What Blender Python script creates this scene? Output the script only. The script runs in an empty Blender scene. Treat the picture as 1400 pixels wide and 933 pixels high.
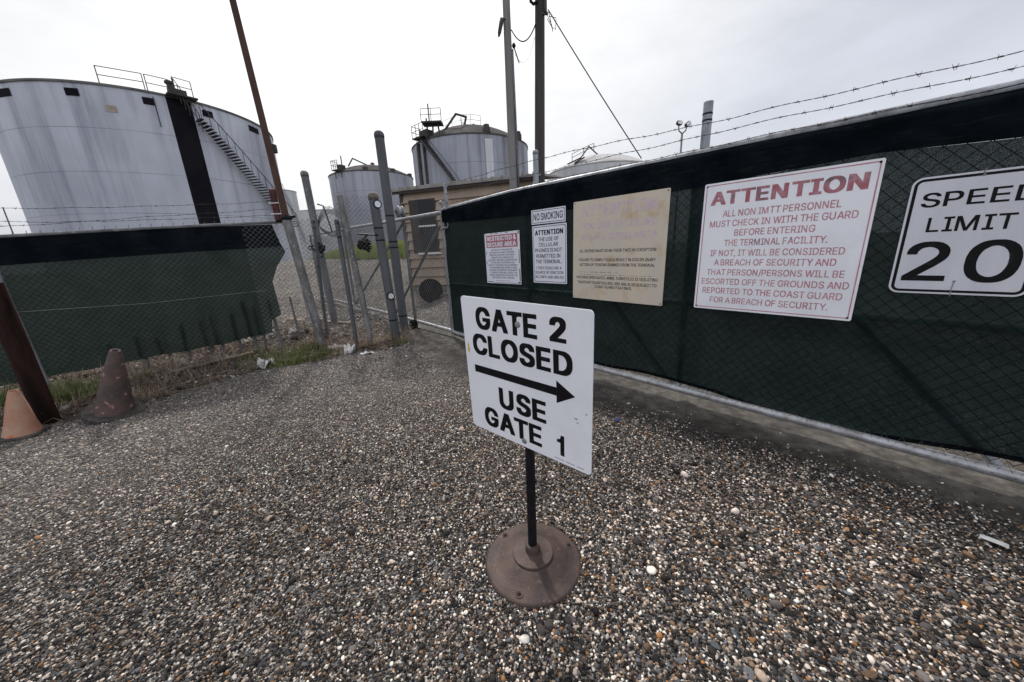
import bpy, math, random
import numpy as np
from mathutils import Vector, Matrix, noise

random.seed(7)
rng = np.random.default_rng(11)
R = math.radians
PI = math.pi
scene = bpy.context.scene
COL = scene.collection

# ------------------------------------------------------------------ camera
EYE = 1.5
PITCH, ROLL = R(14.973), R(-2.7256)
cp, sp = math.cos(PITCH), math.sin(PITCH)
right0 = Vector((1, 0, 0)); up0 = Vector((0, sp, cp)); fwd = Vector((0, cp, -sp))
rx = math.cos(ROLL) * right0 + math.sin(ROLL) * up0
ry = -math.sin(ROLL) * right0 + math.cos(ROLL) * up0
cam_d = bpy.data.cameras.new('camera')
cam_d.sensor_width = 36.0
cam_d.lens = 12.026
cam_d.clip_start = 0.02
cam_d.clip_end = 3000
cam = bpy.data.objects.new('camera', cam_d)
COL.objects.link(cam)
mw = Matrix.Identity(4)
for i in range(3):
    mw[i][0], mw[i][1], mw[i][2] = rx[i], ry[i], -fwd[i]
mw[0][3], mw[1][3], mw[2][3] = 0, 0, EYE
cam.matrix_world = mw
scene.camera = cam

# ------------------------------------------------------------------ sky, sun, exposure
SUN_AZ, SUN_EL = R(-20), R(50)            # azimuth from +Y towards +X
sun_dir = Vector((math.sin(SUN_AZ) * math.cos(SUN_EL), math.cos(SUN_AZ) * math.cos(SUN_EL), math.sin(SUN_EL)))
world = bpy.data.worlds.new('World'); scene.world = world
world.use_nodes = True
wt = world.node_tree; wn = wt.nodes; wl = wt.links
bg = wn['Background']; bg.inputs[1].default_value = 0.1
sky = wn.new('ShaderNodeTexSky'); sky.sky_type = 'NISHITA'; sky.sun_disc = False
sky.sun_elevation = SUN_EL; sky.sun_rotation = SUN_AZ
sky.air_density = 1.5; sky.dust_density = 4.0
tc = wn.new('ShaderNodeTexCoord')
nrm = wn.new('ShaderNodeVectorMath'); nrm.operation = 'NORMALIZE'; wl.new(tc.outputs['Generated'], nrm.inputs[0])
dot = wn.new('ShaderNodeVectorMath'); dot.operation = 'DOT_PRODUCT'
wl.new(nrm.outputs[0], dot.inputs[0]); dot.inputs[1].default_value = sun_dir
ramp = wn.new('ShaderNodeValToRGB')       # thin overcast: bright round the sun, greyer beside it, brightened behind camera as fill
mr = wn.new('ShaderNodeMapRange'); mr.inputs[1].default_value = -1; mr.inputs[2].default_value = 1
wl.new(dot.outputs['Value'], mr.inputs[0]); wl.new(mr.outputs[0], ramp.inputs[0])
cr = ramp.color_ramp
cr.elements[0].position = 0.0; cr.elements[0].color = (1.20, 1.27, 1.42, 1)
cr.elements[1].position = 1.0; cr.elements[1].color = (2.6, 2.55, 2.5, 1)
for p_, c_ in ((0.50, (1.12, 1.18, 1.32, 1)), (0.68, (0.80, 0.835, 0.94, 1)), (0.78, (0.735, 0.765, 0.85, 1)), (0.86, (0.93, 0.94, 0.97, 1)), (0.955, (1.25, 1.25, 1.25, 1))):
    e_ = cr.elements.new(p_); e_.color = c_
cmap = wn.new('ShaderNodeMapping'); cmap.inputs['Scale'].default_value = (1.0, 1.0, 2.6); cmap.inputs['Rotation'].default_value = (0.3, 0.2, 0.5)
wl.new(nrm.outputs[0], cmap.inputs[0])
cn = wn.new('ShaderNodeTexNoise'); cn.inputs['Scale'].default_value = 2.1; cn.inputs['Detail'].default_value = 6; cn.inputs['Roughness'].default_value = 0.55
wl.new(cmap.outputs[0], cn.inputs['Vector'])
cmr = wn.new('ShaderNodeMapRange'); cmr.inputs[1].default_value = 0.3; cmr.inputs[2].default_value = 0.72
cmr.inputs[3].default_value = 8.0; cmr.inputs[4].default_value = 11.2
wl.new(cn.outputs['Fac'], cmr.inputs[0])
cm = wn.new('ShaderNodeVectorMath'); cm.operation = 'SCALE'
wl.new(ramp.outputs[0], cm.inputs[0]); wl.new(cmr.outputs[0], cm.inputs['Scale'])
mixs = wn.new('ShaderNodeMix'); mixs.data_type = 'RGBA'; mixs.inputs[0].default_value = 0.9
wl.new(sky.outputs[0], mixs.inputs[6]); wl.new(cm.outputs[0], mixs.inputs[7])
wl.new(mixs.outputs[2], bg.inputs[0])

sun_l = bpy.data.lights.new('sun', 'SUN'); sun_l.energy = 2.8; sun_l.angle = R(4); sun_l.color = (1, 0.965, 0.92)
sun = bpy.data.objects.new('sun', sun_l); COL.objects.link(sun)
sun.rotation_euler = sun_dir.to_track_quat('Z', 'Y').to_euler()
vs = scene.view_settings
vs.view_transform = 'Standard'; vs.look = 'None'; vs.exposure = 0.07; vs.gamma = 1.0; vs.use_curve_mapping = False

# ------------------------------------------------------------------ helpers
def tag(o, label=None, cat=None, group=None, kind=None):
    if label: o['label'] = label
    if cat: o['category'] = cat
    if group: o['group'] = group
    if kind: o['kind'] = kind
    return o

def thing(name, label, cat, loc, group=None):
    o = bpy.data.objects.new(name, None); COL.objects.link(o)
    o.location = loc; o.empty_display_size = 0.1
    return tag(o, label, cat, group)

def wloc(o):
    v = Vector((0, 0, 0))
    while o is not None:
        v += o.location; o = o.parent
    return v

class MB:
    """collects shapes; build() links them as ONE mesh object. tf maps local (a, n, z) to world."""
    def __init__(s, tf=None):
        s.v = []; s.f = []; s.tf = tf
    def add(s, verts, faces):
        b = len(s.v)
        s.v += [tuple(s.tf(*p)) if s.tf else tuple(p) for p in verts]
        s.f += [tuple(i + b for i in f) for f in faces]
    def box(s, c, d, rot=None):
        x, y, z = d[0] / 2, d[1] / 2, d[2] / 2
        P = [Vector((i * x, j * y, k * z)) for i in (-1, 1) for j in (-1, 1) for k in (-1, 1)]
        if rot is not None: P = [rot @ p for p in P]
        s.add([p + Vector(c) for p in P], [(0, 1, 3, 2), (4, 6, 7, 5), (0, 4, 5, 1), (2, 3, 7, 6), (0, 2, 6, 4), (1, 5, 7, 3)])
    def bevbox(s, c, d, b=0.01, rot=None):
        x, y, z = d[0] / 2, d[1] / 2, d[2] / 2
        V = []
        for k, ins in ((-z, b), (-z + b, 0), (z - b, 0), (z, b)):
            for sx, sy in ((-1, -1), (1, -1), (1, 1), (-1, 1)):
                for t in ((0, 1) if sx * sy > 0 else (1, 0)):
                    px = sx * (x - ins - (b if t else 0)); py = sy * (y - ins - (0 if t else b))
                    V.append(Vector((px, py, k)))
        F = [tuple(range(7, -1, -1)), tuple(range(24, 32))]
        for r in range(3):
            for i in range(8):
                F.append((r * 8 + i, r * 8 + (i + 1) % 8, r * 8 + 8 + (i + 1) % 8, r * 8 + 8 + i))
        if rot is not None: V = [rot @ p for p in V]
        s.add([p + Vector(c) for p in V], F)
    def tube(s, pts, r, n=8, cap=True):
        pts = [Vector(p) for p in pts]
        rs = r if isinstance(r, (list, tuple)) else [r] * len(pts)
        V = []; ref = None
        for i, p in enumerate(pts):
            t = (pts[min(i + 1, len(pts) - 1)] - pts[max(i - 1, 0)])
            if t.length < 1e-9: t = Vector((0, 0, 1))
            t.normalize()
            if ref is None:
                ref = Vector((0, 0, 1)) if abs(t.z) < 0.9 else Vector((1, 0, 0))
            a = (ref - t * ref.dot(t))
            if a.length < 1e-6: a = t.orthogonal()
            a.normalize(); ref = a; b = t.cross(a)
            V += [p + rs[i] * (math.cos(2 * PI * k / n) * a + math.sin(2 * PI * k / n) * b) for k in range(n)]
        F = [(i * n + k, i * n + (k + 1) % n, (i + 1) * n + (k + 1) % n, (i + 1) * n + k) for i in range(len(pts) - 1) for k in range(n)]
        if cap:
            F += [tuple(range(n - 1, -1, -1)), tuple((len(pts) - 1) * n + k for k in range(n))]
        s.add(V, F)
    def lathe(s, prof, c=(0, 0, 0), n=32, rot=None, close=True):
        V = []
        for r_, z_ in prof:
            for k in range(n):
                p = Vector((r_ * math.cos(2 * PI * k / n), r_ * math.sin(2 * PI * k / n), z_))
                if rot is not None: p = rot @ p
                V.append(p + Vector(c))
        m = len(prof)
        F = [(i * n + k, i * n + (k + 1) % n, (i + 1) * n + (k + 1) % n, (i + 1) * n + k) for i in range(m - 1) for k in range(n)]
        if close: F += [tuple(range(n - 1, -1, -1)), tuple((m - 1) * n + k for k in range(n))]
        s.add(V, F)
    def prism(s, poly, d):
        """polygon in (a, z) at n=0, given thickness d towards +n"""
        m = len(poly)
        V = [(a, 0.0, z) for a, z in poly] + [(a, d, z) for a, z in poly]
        F = [tuple(range(m)), tuple(range(2 * m - 1, m - 1, -1))] + [(i, m + i, m + (i + 1) % m, (i + 1) % m) for i in range(m)]
        s.add(V, F)
    def grid(s, fn, nu, nv):
        V = [fn(i / nu, j / nv) for j in range(nv + 1) for i in range(nu + 1)]
        w = nu + 1
        s.add(V, [(j * w + i, j * w + i + 1, (j + 1) * w + i + 1, (j + 1) * w + i) for j in range(nv) for i in range(nu)])
    def build(s, name, m, parent=None, smooth=False, base=None):
        """vertices stay where they were put; the object's origin goes to base (or to its parent's base)"""
        org = wloc(parent) if parent is not None else Vector(base or (0, 0, 0))
        me = bpy.data.meshes.new(name)
        me.from_pydata([tuple(Vector(p) - org) for p in s.v], [], s.f)
        me.validate()
        if smooth is True:
            me.polygons.foreach_set('use_smooth', [True] * len(me.polygons))
        o = bpy.data.objects.new(name, me); COL.objects.link(o)
        if parent is not None: o.parent = parent
        else: o.location = org
        me.materials.append(m)
        if smooth == 'auto':
            me.polygons.foreach_set('use_smooth', [True] * len(me.polygons))
            me.set_sharp_from_angle(angle=R(40))
        me.update()
        return o

# ------------------------------------------------------------------ materials
def new_mat(name):
    m = bpy.data.materials.new(name); m.use_nodes = True
    return m, m.node_tree.nodes, m.node_tree.links, m.node_tree.nodes['Principled BSDF']

def N(nt, typ, **kw):
    n = nt.new(typ)
    for k, v in kw.items():
        if k in n.inputs: n.inputs[k].default_value = v
        else: setattr(n, k, v)
    return n

def c4(c): return (c[0], c[1], c[2], 1.0)

def plain(name, col, rough=0.6, metal=0.0, col2=None, scale=6.0, lo=0.42, hi=0.62, stretch=(1, 1, 1), bump=0.0, bscale=40.0, spec=0.4,
          spots=None, sp_scale=20.0, sp_lo=0.62, sp_hi=0.68):
    """base colour, a second worn colour through noise, optional spots of a third, fine bump"""
    m, n, l, b = new_mat(name)
    b.inputs['Roughness'].default_value = rough; b.inputs['Metallic'].default_value = metal
    b.inputs['Specular IOR Level'].default_value = spec
    tcn = N(n, 'ShaderNodeTexCoord'); mp = N(n, 'ShaderNodeMapping', Scale=stretch); l.new(tcn.outputs['Object'], mp.inputs[0])
    cur = None
    if col2 is not None:
        nz = N(n, 'ShaderNodeTexNoise', Scale=scale, Detail=6.0, Roughness=0.62); l.new(mp.outputs[0], nz.inputs['Vector'])
        rm = N(n, 'ShaderNodeMapRange'); rm.inputs[1].default_value = lo; rm.inputs[2].default_value = hi; l.new(nz.outputs['Fac'], rm.inputs[0])
        mx = N(n, 'ShaderNodeMix', data_type='RGBA'); mx.inputs[6].default_value = c4(col); mx.inputs[7].default_value = c4(col2)
        l.new(rm.outputs[0], mx.inputs[0]); cur = mx.outputs[2]
    if spots is not None:
        nz2 = N(n, 'ShaderNodeTexNoise', Scale=sp_scale, Detail=4.0, Roughness=0.6); l.new(tcn.outputs['Object'], nz2.inputs['Vector'])
        rm2 = N(n, 'ShaderNodeMapRange'); rm2.inputs[1].default_value = sp_lo; rm2.inputs[2].default_value = sp_hi; l.new(nz2.outputs['Fac'], rm2.inputs[0])
        mx2 = N(n, 'ShaderNodeMix', data_type='RGBA'); mx2.inputs[6].default_value = c4(col); mx2.inputs[7].default_value = c4(spots)
        if cur: l.new(cur, mx2.inputs[6])
        l.new(rm2.outputs[0], mx2.inputs[0]); cur = mx2.outputs[2]
    if cur: l.new(cur, b.inputs['Base Color'])
    else: b.inputs['Base Color'].default_value = c4(col)
    if bump:
        nb = N(n, 'ShaderNodeTexNoise', Scale=bscale, Detail=5.0); l.new(mp.outputs[0], nb.inputs['Vector'])
        bp = N(n, 'ShaderNodeBump', Strength=bump, Distance=0.01); l.new(nb.outputs['Fac'], bp.inputs['Height']); l.new(bp.outputs[0], b.inputs['Normal'])
    return m

M = {}
M['galv'] = plain('galvanised', (0.30, 0.31, 0.33), 0.5, 0.35, (0.18, 0.18, 0.19), 9, stretch=(1, 1, 0.4), bump=0.15)
M['galv_dark'] = plain('weathered pipe', (0.165, 0.168, 0.178), 0.75, 0.0, (0.085, 0.083, 0.083), 6, 0.36, 0.66, stretch=(1, 1, 0.22), bump=0.3, spots=(0.26, 0.25, 0.235), sp_scale=13, sp_lo=0.58, sp_hi=0.70)
M['pipe_grey'] = plain('dark painted pipe', (0.095, 0.10, 0.11), 0.7, 0.0, (0.06, 0.062, 0.066), 5, 0.36, 0.66, stretch=(1, 1, 0.2), bump=0.2, spots=(0.15, 0.14, 0.13), sp_scale=16, sp_lo=0.62, sp_hi=0.72)
M['post_pale'] = plain('pale crusted post', (0.21, 0.205, 0.20), 0.85, 0.0, (0.10, 0.095, 0.09), 9, 0.38, 0.62, stretch=(1, 1, 0.35), bump=0.5, spots=(0.30, 0.29, 0.27), sp_scale=20, sp_lo=0.58, sp_hi=0.68)
M['galv_bright'] = plain('bright rail', (0.44, 0.44, 0.45), 0.42, 0.45, (0.27, 0.265, 0.26), 10, bump=0.1, spots=(0.2, 0.15, 0.11), sp_scale=14)
M['wire'] = plain('unlit toned wire', (0.0062, 0.0075, 0.0075), 0.9, 0.0, (0.016, 0.018, 0.018), 2.5, 0.52, 0.75, spec=0.1)  # unlit look put into the colour: gate wires as silhouettes on the screen
M['wire_shaded'] = plain('shade toned wire', (0.004, 0.006, 0.005), 0.9, spec=0.1)  # shaded copy of the fence wire, its backlit silhouette put into the colour
M['wire_light'] = plain('grey wire', (0.17, 0.17, 0.165), 0.7, 0.1, (0.08, 0.075, 0.07), 4)
M['wire_tail'] = plain('weathered wire', (0.085, 0.085, 0.08), 0.75, 0.0)
M['barb'] = plain('barbed wire', (0.035, 0.032, 0.031), 0.8, 0.0, (0.06, 0.042, 0.034), 30)
M['rust'] = plain('rusted steel', (0.080, 0.044, 0.031), 0.95, 0.0, (0.055, 0.03, 0.022), 7, stretch=(1, 1, 0.3), bump=0.4)
M['rust_red'] = plain('red rust', (0.11, 0.03, 0.025), 0.9, 0.0, (0.05, 0.02, 0.02), 8, bump=0.3)
M['black_paint'] = plain('black paint', (0.006, 0.006, 0.008), 0.5, 0.0, (0.016, 0.015, 0.015), 14, 0.5, 0.7, bump=0.08, spec=0.18, spots=(0.05, 0.035, 0.03), sp_scale=30, sp_lo=0.68, sp_hi=0.74)
M['black_rubber'] = plain('black rubber', (0.010, 0.010, 0.010), 0.85, bump=0.3, spec=0.15)
M['iron'] = plain('brown cast iron', (0.082, 0.053, 0.044), 0.62, 0.1, (0.034, 0.026, 0.024), 9, 0.36, 0.66, bump=0.25, bscale=130, spec=0.3, spots=(0.15, 0.092, 0.068), sp_scale=26, sp_lo=0.6, sp_hi=0.75)
M['sign_white'] = plain('white sign sheet', (0.82, 0.82, 0.85), 0.38, 0.0, (0.70, 0.70, 0.73), 2.2, 0.45, 0.75, spots=(0.5, 0.48, 0.45), sp_scale=38, sp_lo=0.70, sp_hi=0.78)
M['sign_pale'] = plain('pale sign sheet', (0.74, 0.74, 0.80), 0.42, 0.0, (0.66, 0.66, 0.72), 3, 0.4, 0.75, stretch=(1, 1, 0.35))
M['sign_grey'] = plain('reflective sheet', (0.62, 0.62, 0.66), 0.35, 0.0, (0.56, 0.56, 0.6), 5, stretch=(1, 1, 0.2))
M['sign_tan'] = plain('sun yellowed sign sheet', (0.62, 0.525, 0.40), 0.5, 0.0, (0.54, 0.485, 0.41), 3.4, 0.35, 0.68, stretch=(1, 1, 0.3), spots=(0.50, 0.36, 0.22), sp_scale=5, sp_lo=0.55, sp_hi=0.75)
M['alu'] = plain('sign edge', (0.5, 0.5, 0.5), 0.4, 0.6)
M['ink'] = plain('black lettering', (0.006, 0.006, 0.007), 0.6, 0.0, (0.03, 0.03, 0.033), 24, 0.6, 0.78, spec=0.15)
M['ink_red'] = plain('faded red lettering', (0.36, 0.10, 0.12), 0.5, 0.0, (0.42, 0.22, 0.25), 18, 0.4, 0.6, spots=(0.15, 0.09, 0.10), sp_scale=9, sp_lo=0.56, sp_hi=0.68)
M['ink_pale_red'] = plain('pale red lettering', (0.45, 0.16, 0.19), 0.5, 0.0, (0.52, 0.28, 0.32), 10, 0.4, 0.6, spots=(0.22, 0.15, 0.18), sp_scale=8, sp_lo=0.6, sp_hi=0.7)
M['ink_purple'] = plain('flaking purple lettering', (0.52, 0.41, 0.48), 0.5, 0.0, (0.59, 0.50, 0.42), 26, 0.46, 0.60, stretch=(1, 1, 0.35))
M['red_block'] = plain('faded red panel', (0.40, 0.10, 0.12), 0.5, 0.0, (0.34, 0.14, 0.16), 16)
M['yellow'] = plain('yellow scuff', (0.65, 0.45, 0.06), 0.6)
M['wood'] = plain('dark creosoted wood', (0.036, 0.018, 0.015), 0.95, 0.0, (0.012, 0.008, 0.007), 9, 0.4, 0.6, stretch=(1, 1, 0.12), bump=0.6, bscale=18, spec=0.05)
M['pole_wood'] = plain('grey brown pole wood', (0.060, 0.052, 0.047), 0.85, 0.0, (0.026, 0.022, 0.02), 6, 0.4, 0.62, stretch=(1, 1, 0.06), bump=0.5, bscale=20)
M['pole_pale'] = plain('pale weathered pole', (0.20, 0.19, 0.185), 0.8, 0.0, (0.13, 0.12, 0.115), 5, stretch=(1, 1, 0.08), bump=0.3)
M['cone_orange'] = plain('sun bleached orange plastic', (0.36, 0.165, 0.105), 0.8, 0.0, (0.40, 0.26, 0.18), 5, 0.40, 0.62, stretch=(1, 1, 0.7), spots=(0.55, 0.10, 0.02), sp_scale=4.5, sp_lo=0.60, sp_hi=0.68, bump=0.2)
M['cone_dirty'] = plain('blackened cone plastic', (0.064, 0.047, 0.044), 0.8, 0.0, (0.115, 0.072, 0.062), 6, 0.40, 0.62, spots=(0.34, 0.19, 0.165), sp_scale=14, sp_lo=0.60, sp_hi=0.66, bump=0.4)
M['cone_base'] = plain('dirty cone base', (0.03, 0.028, 0.027), 0.85, 0.0, (0.07, 0.06, 0.05), 12, bump=0.4)
M['siding'] = plain('tan metal siding', (0.34, 0.255, 0.185), 0.6, 0.0, (0.28, 0.21, 0.16), 2.0, stretch=(1, 1, 0.4))
M['trim_dark'] = plain('dark brown trim', (0.045, 0.036, 0.032), 0.7)
M['roof_metal'] = plain('dusty roof sheet', (0.26, 0.24, 0.215), 0.6, 0.1, (0.17, 0.15, 0.135), 4, bump=0.1)
M['glass_dark'] = plain('dark window glass', (0.010, 0.012, 0.014), 0.3, 0.0, spec=0.25)
M['white_trim'] = plain('white trim', (0.62, 0.61, 0.6), 0.6)
M['dial'] = plain('white reflector', (0.72, 0.72, 0.74), 0.35)
M['plastic_white'] = plain('white litter', (0.72, 0.71, 0.70), 0.6, 0.0, (0.5, 0.48, 0.45), 20)
M['plastic_blue'] = plain('blue litter', (0.06, 0.07, 0.25), 0.5)
M['board'] = plain('weathered board', (0.21, 0.17, 0.135), 0.9, 0.0, (0.12, 0.095, 0.075), 12, stretch=(1, 0.2, 1), bump=0.4)
M['cap_tan'] = plain('tan cap', (0.15, 0.115, 0.085), 0.85, 0.0, (0.10, 0.09, 0.08), 12)
M['deck'] = plain('dark tank fittings', (0.035, 0.034, 0.036), 0.8, 0.0, (0.065, 0.055, 0.05), 3)
M['tank_black'] = plain('black painted band', (0.007, 0.006, 0.010), 0.9, 0.0, (0.011, 0.010, 0.013), 0.6, spec=0.1)
M['tan_patch'] = plain('tan plate', (0.36, 0.31, 0.25), 0.7, 0.0, (0.25, 0.2, 0.16), 2)

def tank_mat(name, col, dark, H, seed, dirt=0.5, seam=2.44):
    """painted steel shell: rain streaks that run down from the rim, mildew patches, course seams"""
    m, n, l, b = new_mat(name)
    b.inputs['Roughness'].default_value = 0.55; b.inputs['Specular IOR Level'].default_value = 0.3
    tcn = N(n, 'ShaderNodeTexCoord')
    mp = N(n, 'ShaderNodeMapping', Scale=(1, 1, 0.045), Location=(seed, 0, 0)); l.new(tcn.outputs['Object'], mp.inputs[0])
    st = N(n, 'ShaderNodeTexNoise', Scale=1.7, Detail=8.0, Roughness=0.68); l.new(mp.outputs[0], st.inputs['Vector'])
    sep = N(n, 'ShaderNodeSeparateXYZ'); l.new(tcn.outputs['Object'], sep.inputs[0])
    hz = N(n, 'ShaderNodeMapRange'); hz.inputs[1].default_value = 0; hz.inputs[2].default_value = H; hz.inputs[3].default_value = 0.25; hz.inputs[4].default_value = 1.0
    l.new(sep.outputs[2], hz.inputs[0])
    sm = N(n, 'ShaderNodeMapRange'); sm.inputs[1].default_value = 0.46; sm.inputs[2].default_value = 0.86; l.new(st.outputs['Fac'], sm.inputs[0])
    mul = N(n, 'ShaderNodeMath', operation='MULTIPLY'); l.new(sm.outputs[0], mul.inputs[0]); l.new(hz.outputs[0], mul.inputs[1])
    bl = N(n, 'ShaderNodeTexNoise', Scale=0.15, Detail=5.0, Roughness=0.6); mp2 = N(n, 'ShaderNodeMapping', Location=(seed * 3, 2, 0), Scale=(1, 1, 0.5))
    l.new(tcn.outputs['Object'], mp2.inputs[0]); l.new(mp2.outputs[0], bl.inputs['Vector'])
    bm_ = N(n, 'ShaderNodeMapRange'); bm_.inputs[1].default_value = 0.42; bm_.inputs[2].default_value = 0.7; bm_.inputs[4].default_value = 0.62; l.new(bl.outputs['Fac'], bm_.inputs[0])
    ad = N(n, 'ShaderNodeMath', operation='ADD', use_clamp=True); l.new(mul.outputs[0], ad.inputs[0]); l.new(bm_.outputs[0], ad.inputs[1])
    sc = N(n, 'ShaderNodeMath', operation='MULTIPLY'); sc.inputs[1].default_value = dirt; l.new(ad.outputs[0], sc.inputs[0])
    mx = N(n, 'ShaderNodeMix', data_type='RGBA'); mx.inputs[6].default_value = c4(col); mx.inputs[7].default_value = c4(dark); l.new(sc.outputs[0], mx.inputs[0])
    # seams between the plate courses
    dv = N(n, 'ShaderNodeMath', operation='DIVIDE'); dv.inputs[1].default_value = seam; l.new(sep.outputs[2], dv.inputs[0])
    fr = N(n, 'ShaderNodeMath', operation='FRACT'); l.new(dv.outputs[0], fr.inputs[0])
    lt = N(n, 'ShaderNodeMath', operation='LESS_THAN'); lt.inputs[1].default_value = 0.018; l.new(fr.outputs[0], lt.inputs[0])
    wv = N(n, 'ShaderNodeTexNoise', Scale=0.5); l.new(tcn.outputs['Object'], wv.inputs['Vector'])
    lm = N(n, 'ShaderNodeMath', operation='MULTIPLY'); l.new(lt.outputs[0], lm.inputs[0]); l.new(wv.outputs['Fac'], lm.inputs[1])
    mx2 = N(n, 'ShaderNodeMix', data_type='RGBA'); mx2.inputs[7].default_value = c4(dark); l.new(mx.outputs[2], mx2.inputs[6]); l.new(lm.outputs[0], mx2.inputs[0])
    l.new(mx2.outputs[2], b.inputs['Base Color'])
    nb = N(n, 'ShaderNodeTexNoise', Scale=0.35, Detail=2.0); l.new(tcn.outputs['Object'], nb.inputs['Vector'])
    bp = N(n, 'ShaderNodeBump', Strength=0.25, Distance=0.15); l.new(nb.outputs['Fac'], bp.inputs['Height']); l.new(bp.outputs[0], b.inputs['Normal'])
    return m

def fabric_mat(name, col, trans, holes=0.06, dust=0.35):
    m, n, l, b = new_mat(name)
    out = n['Material Output']; n.remove(b)
    tcn = N(n, 'ShaderNodeTexCoord')
    nz = N(n, 'ShaderNodeTexNoise', Scale=3.0, Detail=6.0, Roughness=0.65); l.new(tcn.outputs['Object'], nz.inputs['Vector'])
    mx = N(n, 'ShaderNodeMix', data_type='RGBA'); mx.inputs[6].default_value = c4(col); mx.inputs[7].default_value = c4([v * 1.7 + 0.003 for v in col])
    rm = N(n, 'ShaderNodeMapRange'); rm.inputs[1].default_value = 0.4; rm.inputs[2].default_value = 0.68; l.new(nz.outputs['Fac'], rm.inputs[0]); l.new(rm.outputs[0], mx.inputs[0])
    # dust caught in the horizontal weave
    mp = N(n, 'ShaderNodeMapping', Scale=(2.5, 2.5, 26)); l.new(tcn.outputs['Object'], mp.inputs[0])
    dn = N(n, 'ShaderNodeTexNoise', Scale=2.4, Detail=7.0, Roughness=0.7); l.new(mp.outputs[0], dn.inputs['Vector'])
    dm = N(n, 'ShaderNodeMapRange'); dm.inputs[1].default_value = 0.55; dm.inputs[2].default_value = 0.8; dm.inputs[4].default_value = dust; l.new(dn.outputs['Fac'], dm.inputs[0])
    mx2 = N(n, 'ShaderNodeMix', data_type='RGBA'); mx2.inputs[7].default_value = (0.075, 0.085, 0.078, 1); l.new(mx.outputs[2], mx2.inputs[6]); l.new(dm.outputs[0], mx2.inputs[0])
    df = N(n, 'ShaderNodeBsdfDiffuse'); l.new(mx2.outputs[2], df.inputs['Color'])
    tr = N(n, 'ShaderNodeBsdfTranslucent', Color=c4(trans))
    a1 = N(n, 'ShaderNodeAddShader'); l.new(df.outputs[0], a1.inputs[0]); l.new(tr.outputs[0], a1.inputs[1])
    tp = N(n, 'ShaderNodeBsdfTransparent')
    wv = N(n, 'ShaderNodeTexNoise', Scale=380.0, Detail=1.0); l.new(tcn.outputs['Object'], wv.inputs['Vector'])
    hm = N(n, 'ShaderNodeMapRange'); hm.inputs[1].default_value = 0.45; hm.inputs[2].default_value = 0.7; hm.inputs[4].default_value = holes * 2.2; l.new(wv.outputs['Fac'], hm.inputs[0])
    ms = N(n, 'ShaderNodeMixShader'); l.new(hm.outputs[0], ms.inputs[0]); l.new(a1.outputs[0], ms.inputs[1]); l.new(tp.outputs[0], ms.inputs[2])
    l.new(ms.outputs[0], out.inputs['Surface'])
    return m

M['screen'] = fabric_mat('dark green screen mesh', (0.0058, 0.0100, 0.0098), (0.0062, 0.0104, 0.0100), 0.04, 0.22)
M['screen_left'] = fabric_mat('green screen mesh', (0.0078, 0.0112, 0.0100), (0.0108, 0.0160, 0.0140), 0.035, 0.2)
M['hem'] = fabric_mat('double screen hem', (0.0030, 0.0045, 0.0062), (0.0006, 0.0008, 0.001), 0.0, 0.22)

# ------------------------------------------------------------------ terrain
u_g = Vector((0.6652, -0.7466, 0)); n_g = Vector((-0.7466, -0.6652, 0)); O_g = Vector((-1.126, 6.081, 0.0))   # sliding gate line
u_f = Vector((0.8829, 0.4695, 0)); n_f = Vector((0.4695, -0.8829, 0)); O_f = Vector((-5.776, 4.053, 0.0))      # left fence line
def TG(a, n, z): return O_g + u_g * a + n_g * n + Vector((0, 0, z))
def TF(a, n, z): return O_f + u_f * a + n_f * n + Vector((0, 0, z))

def sstep(a, b, x):
    t = np.clip((x - a) / (b - a), 0, 1); return t * t * (3 - 2 * t)

def fence_tw(x, y):
    rx_, ry_ = x - O_f.x, y - O_f.y
    return rx_ * u_f.x + ry_ * u_f.y, -(rx_ * n_f.x + ry_ * n_f.y)

def edge_d(x, y):
    """distance past the edge of the gravel lot, into the weeds along the left fence"""
    t, w = fence_tw(x, y)
    we = np.interp(t, [-6, 0.0, 0.26, 1.23, 1.97, 2.98, 4.08, 4.7], [-1.75, -1.45, -1.385, -1.18, -0.5, -0.46, -0.58, -0.2])
    wob = 0.07 * np.sin(x * 5.1 + y * 3.3) + 0.05 * np.sin(x * 11.7 - y * 7.9)
    d = w - we + wob
    return np.where(t > 4.3, np.minimum(d, (4.75 - t)), d), t, w

def gz(x, y):
    x = np.asarray(x, float); y = np.asarray(y, float)
    d, t, w = edge_d(x, y)
    amp = np.interp(t, [-8, -1, 0, 1.0, 1.45, 2.13, 2.8, 3.4, 4.2], [0.05, 0.05, 0.07, 0.10, 0.17, 0.27, 0.31, 0.10, 0.0])
    hump = amp * sstep(0.0, 1.1, d) * (1 - sstep(2.2, 3.4, d))
    dg = -((x - O_g.x) * n_g.x + (y - O_g.y) * n_g.y)
    X = x - (-3.29 + 0.325 * (y - 11.54))
    cap = 1.45 + (0.47 - 1.45) * sstep(-1.3, -0.15, X)
    bank = np.minimum(0.33 * np.maximum(dg - 0.45, 0), cap)
    r_ = np.hypot(x, y); az_ = np.degrees(np.arctan2(x, np.maximum(y, 0.01)))
    bank = np.maximum(bank, 1.42 * sstep(13, 24, r_) * (1 - sstep(-27, -22, az_)) * sstep(-75, -60, az_) * (y > 0))
    bank = bank * (1 - sstep(27, 50, r_))
    return hump + bank + 0.012 * np.sin(x * 1.3 + 0.5) * np.sin(y * 1.1)

def gz1(x, y): return float(gz(x, y))

def axis(lo, hi, step, far):
    a = list(np.arange(lo, hi + 1e-6, step)); s = step
    b = hi
    while b < far: s *= 1.22; b += s; a.append(b)
    s = step; b = lo
    pre = []
    while b > -far: s *= 1.22; b -= s; pre.append(b)
    return np.array(pre[::-1] + a)

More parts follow.
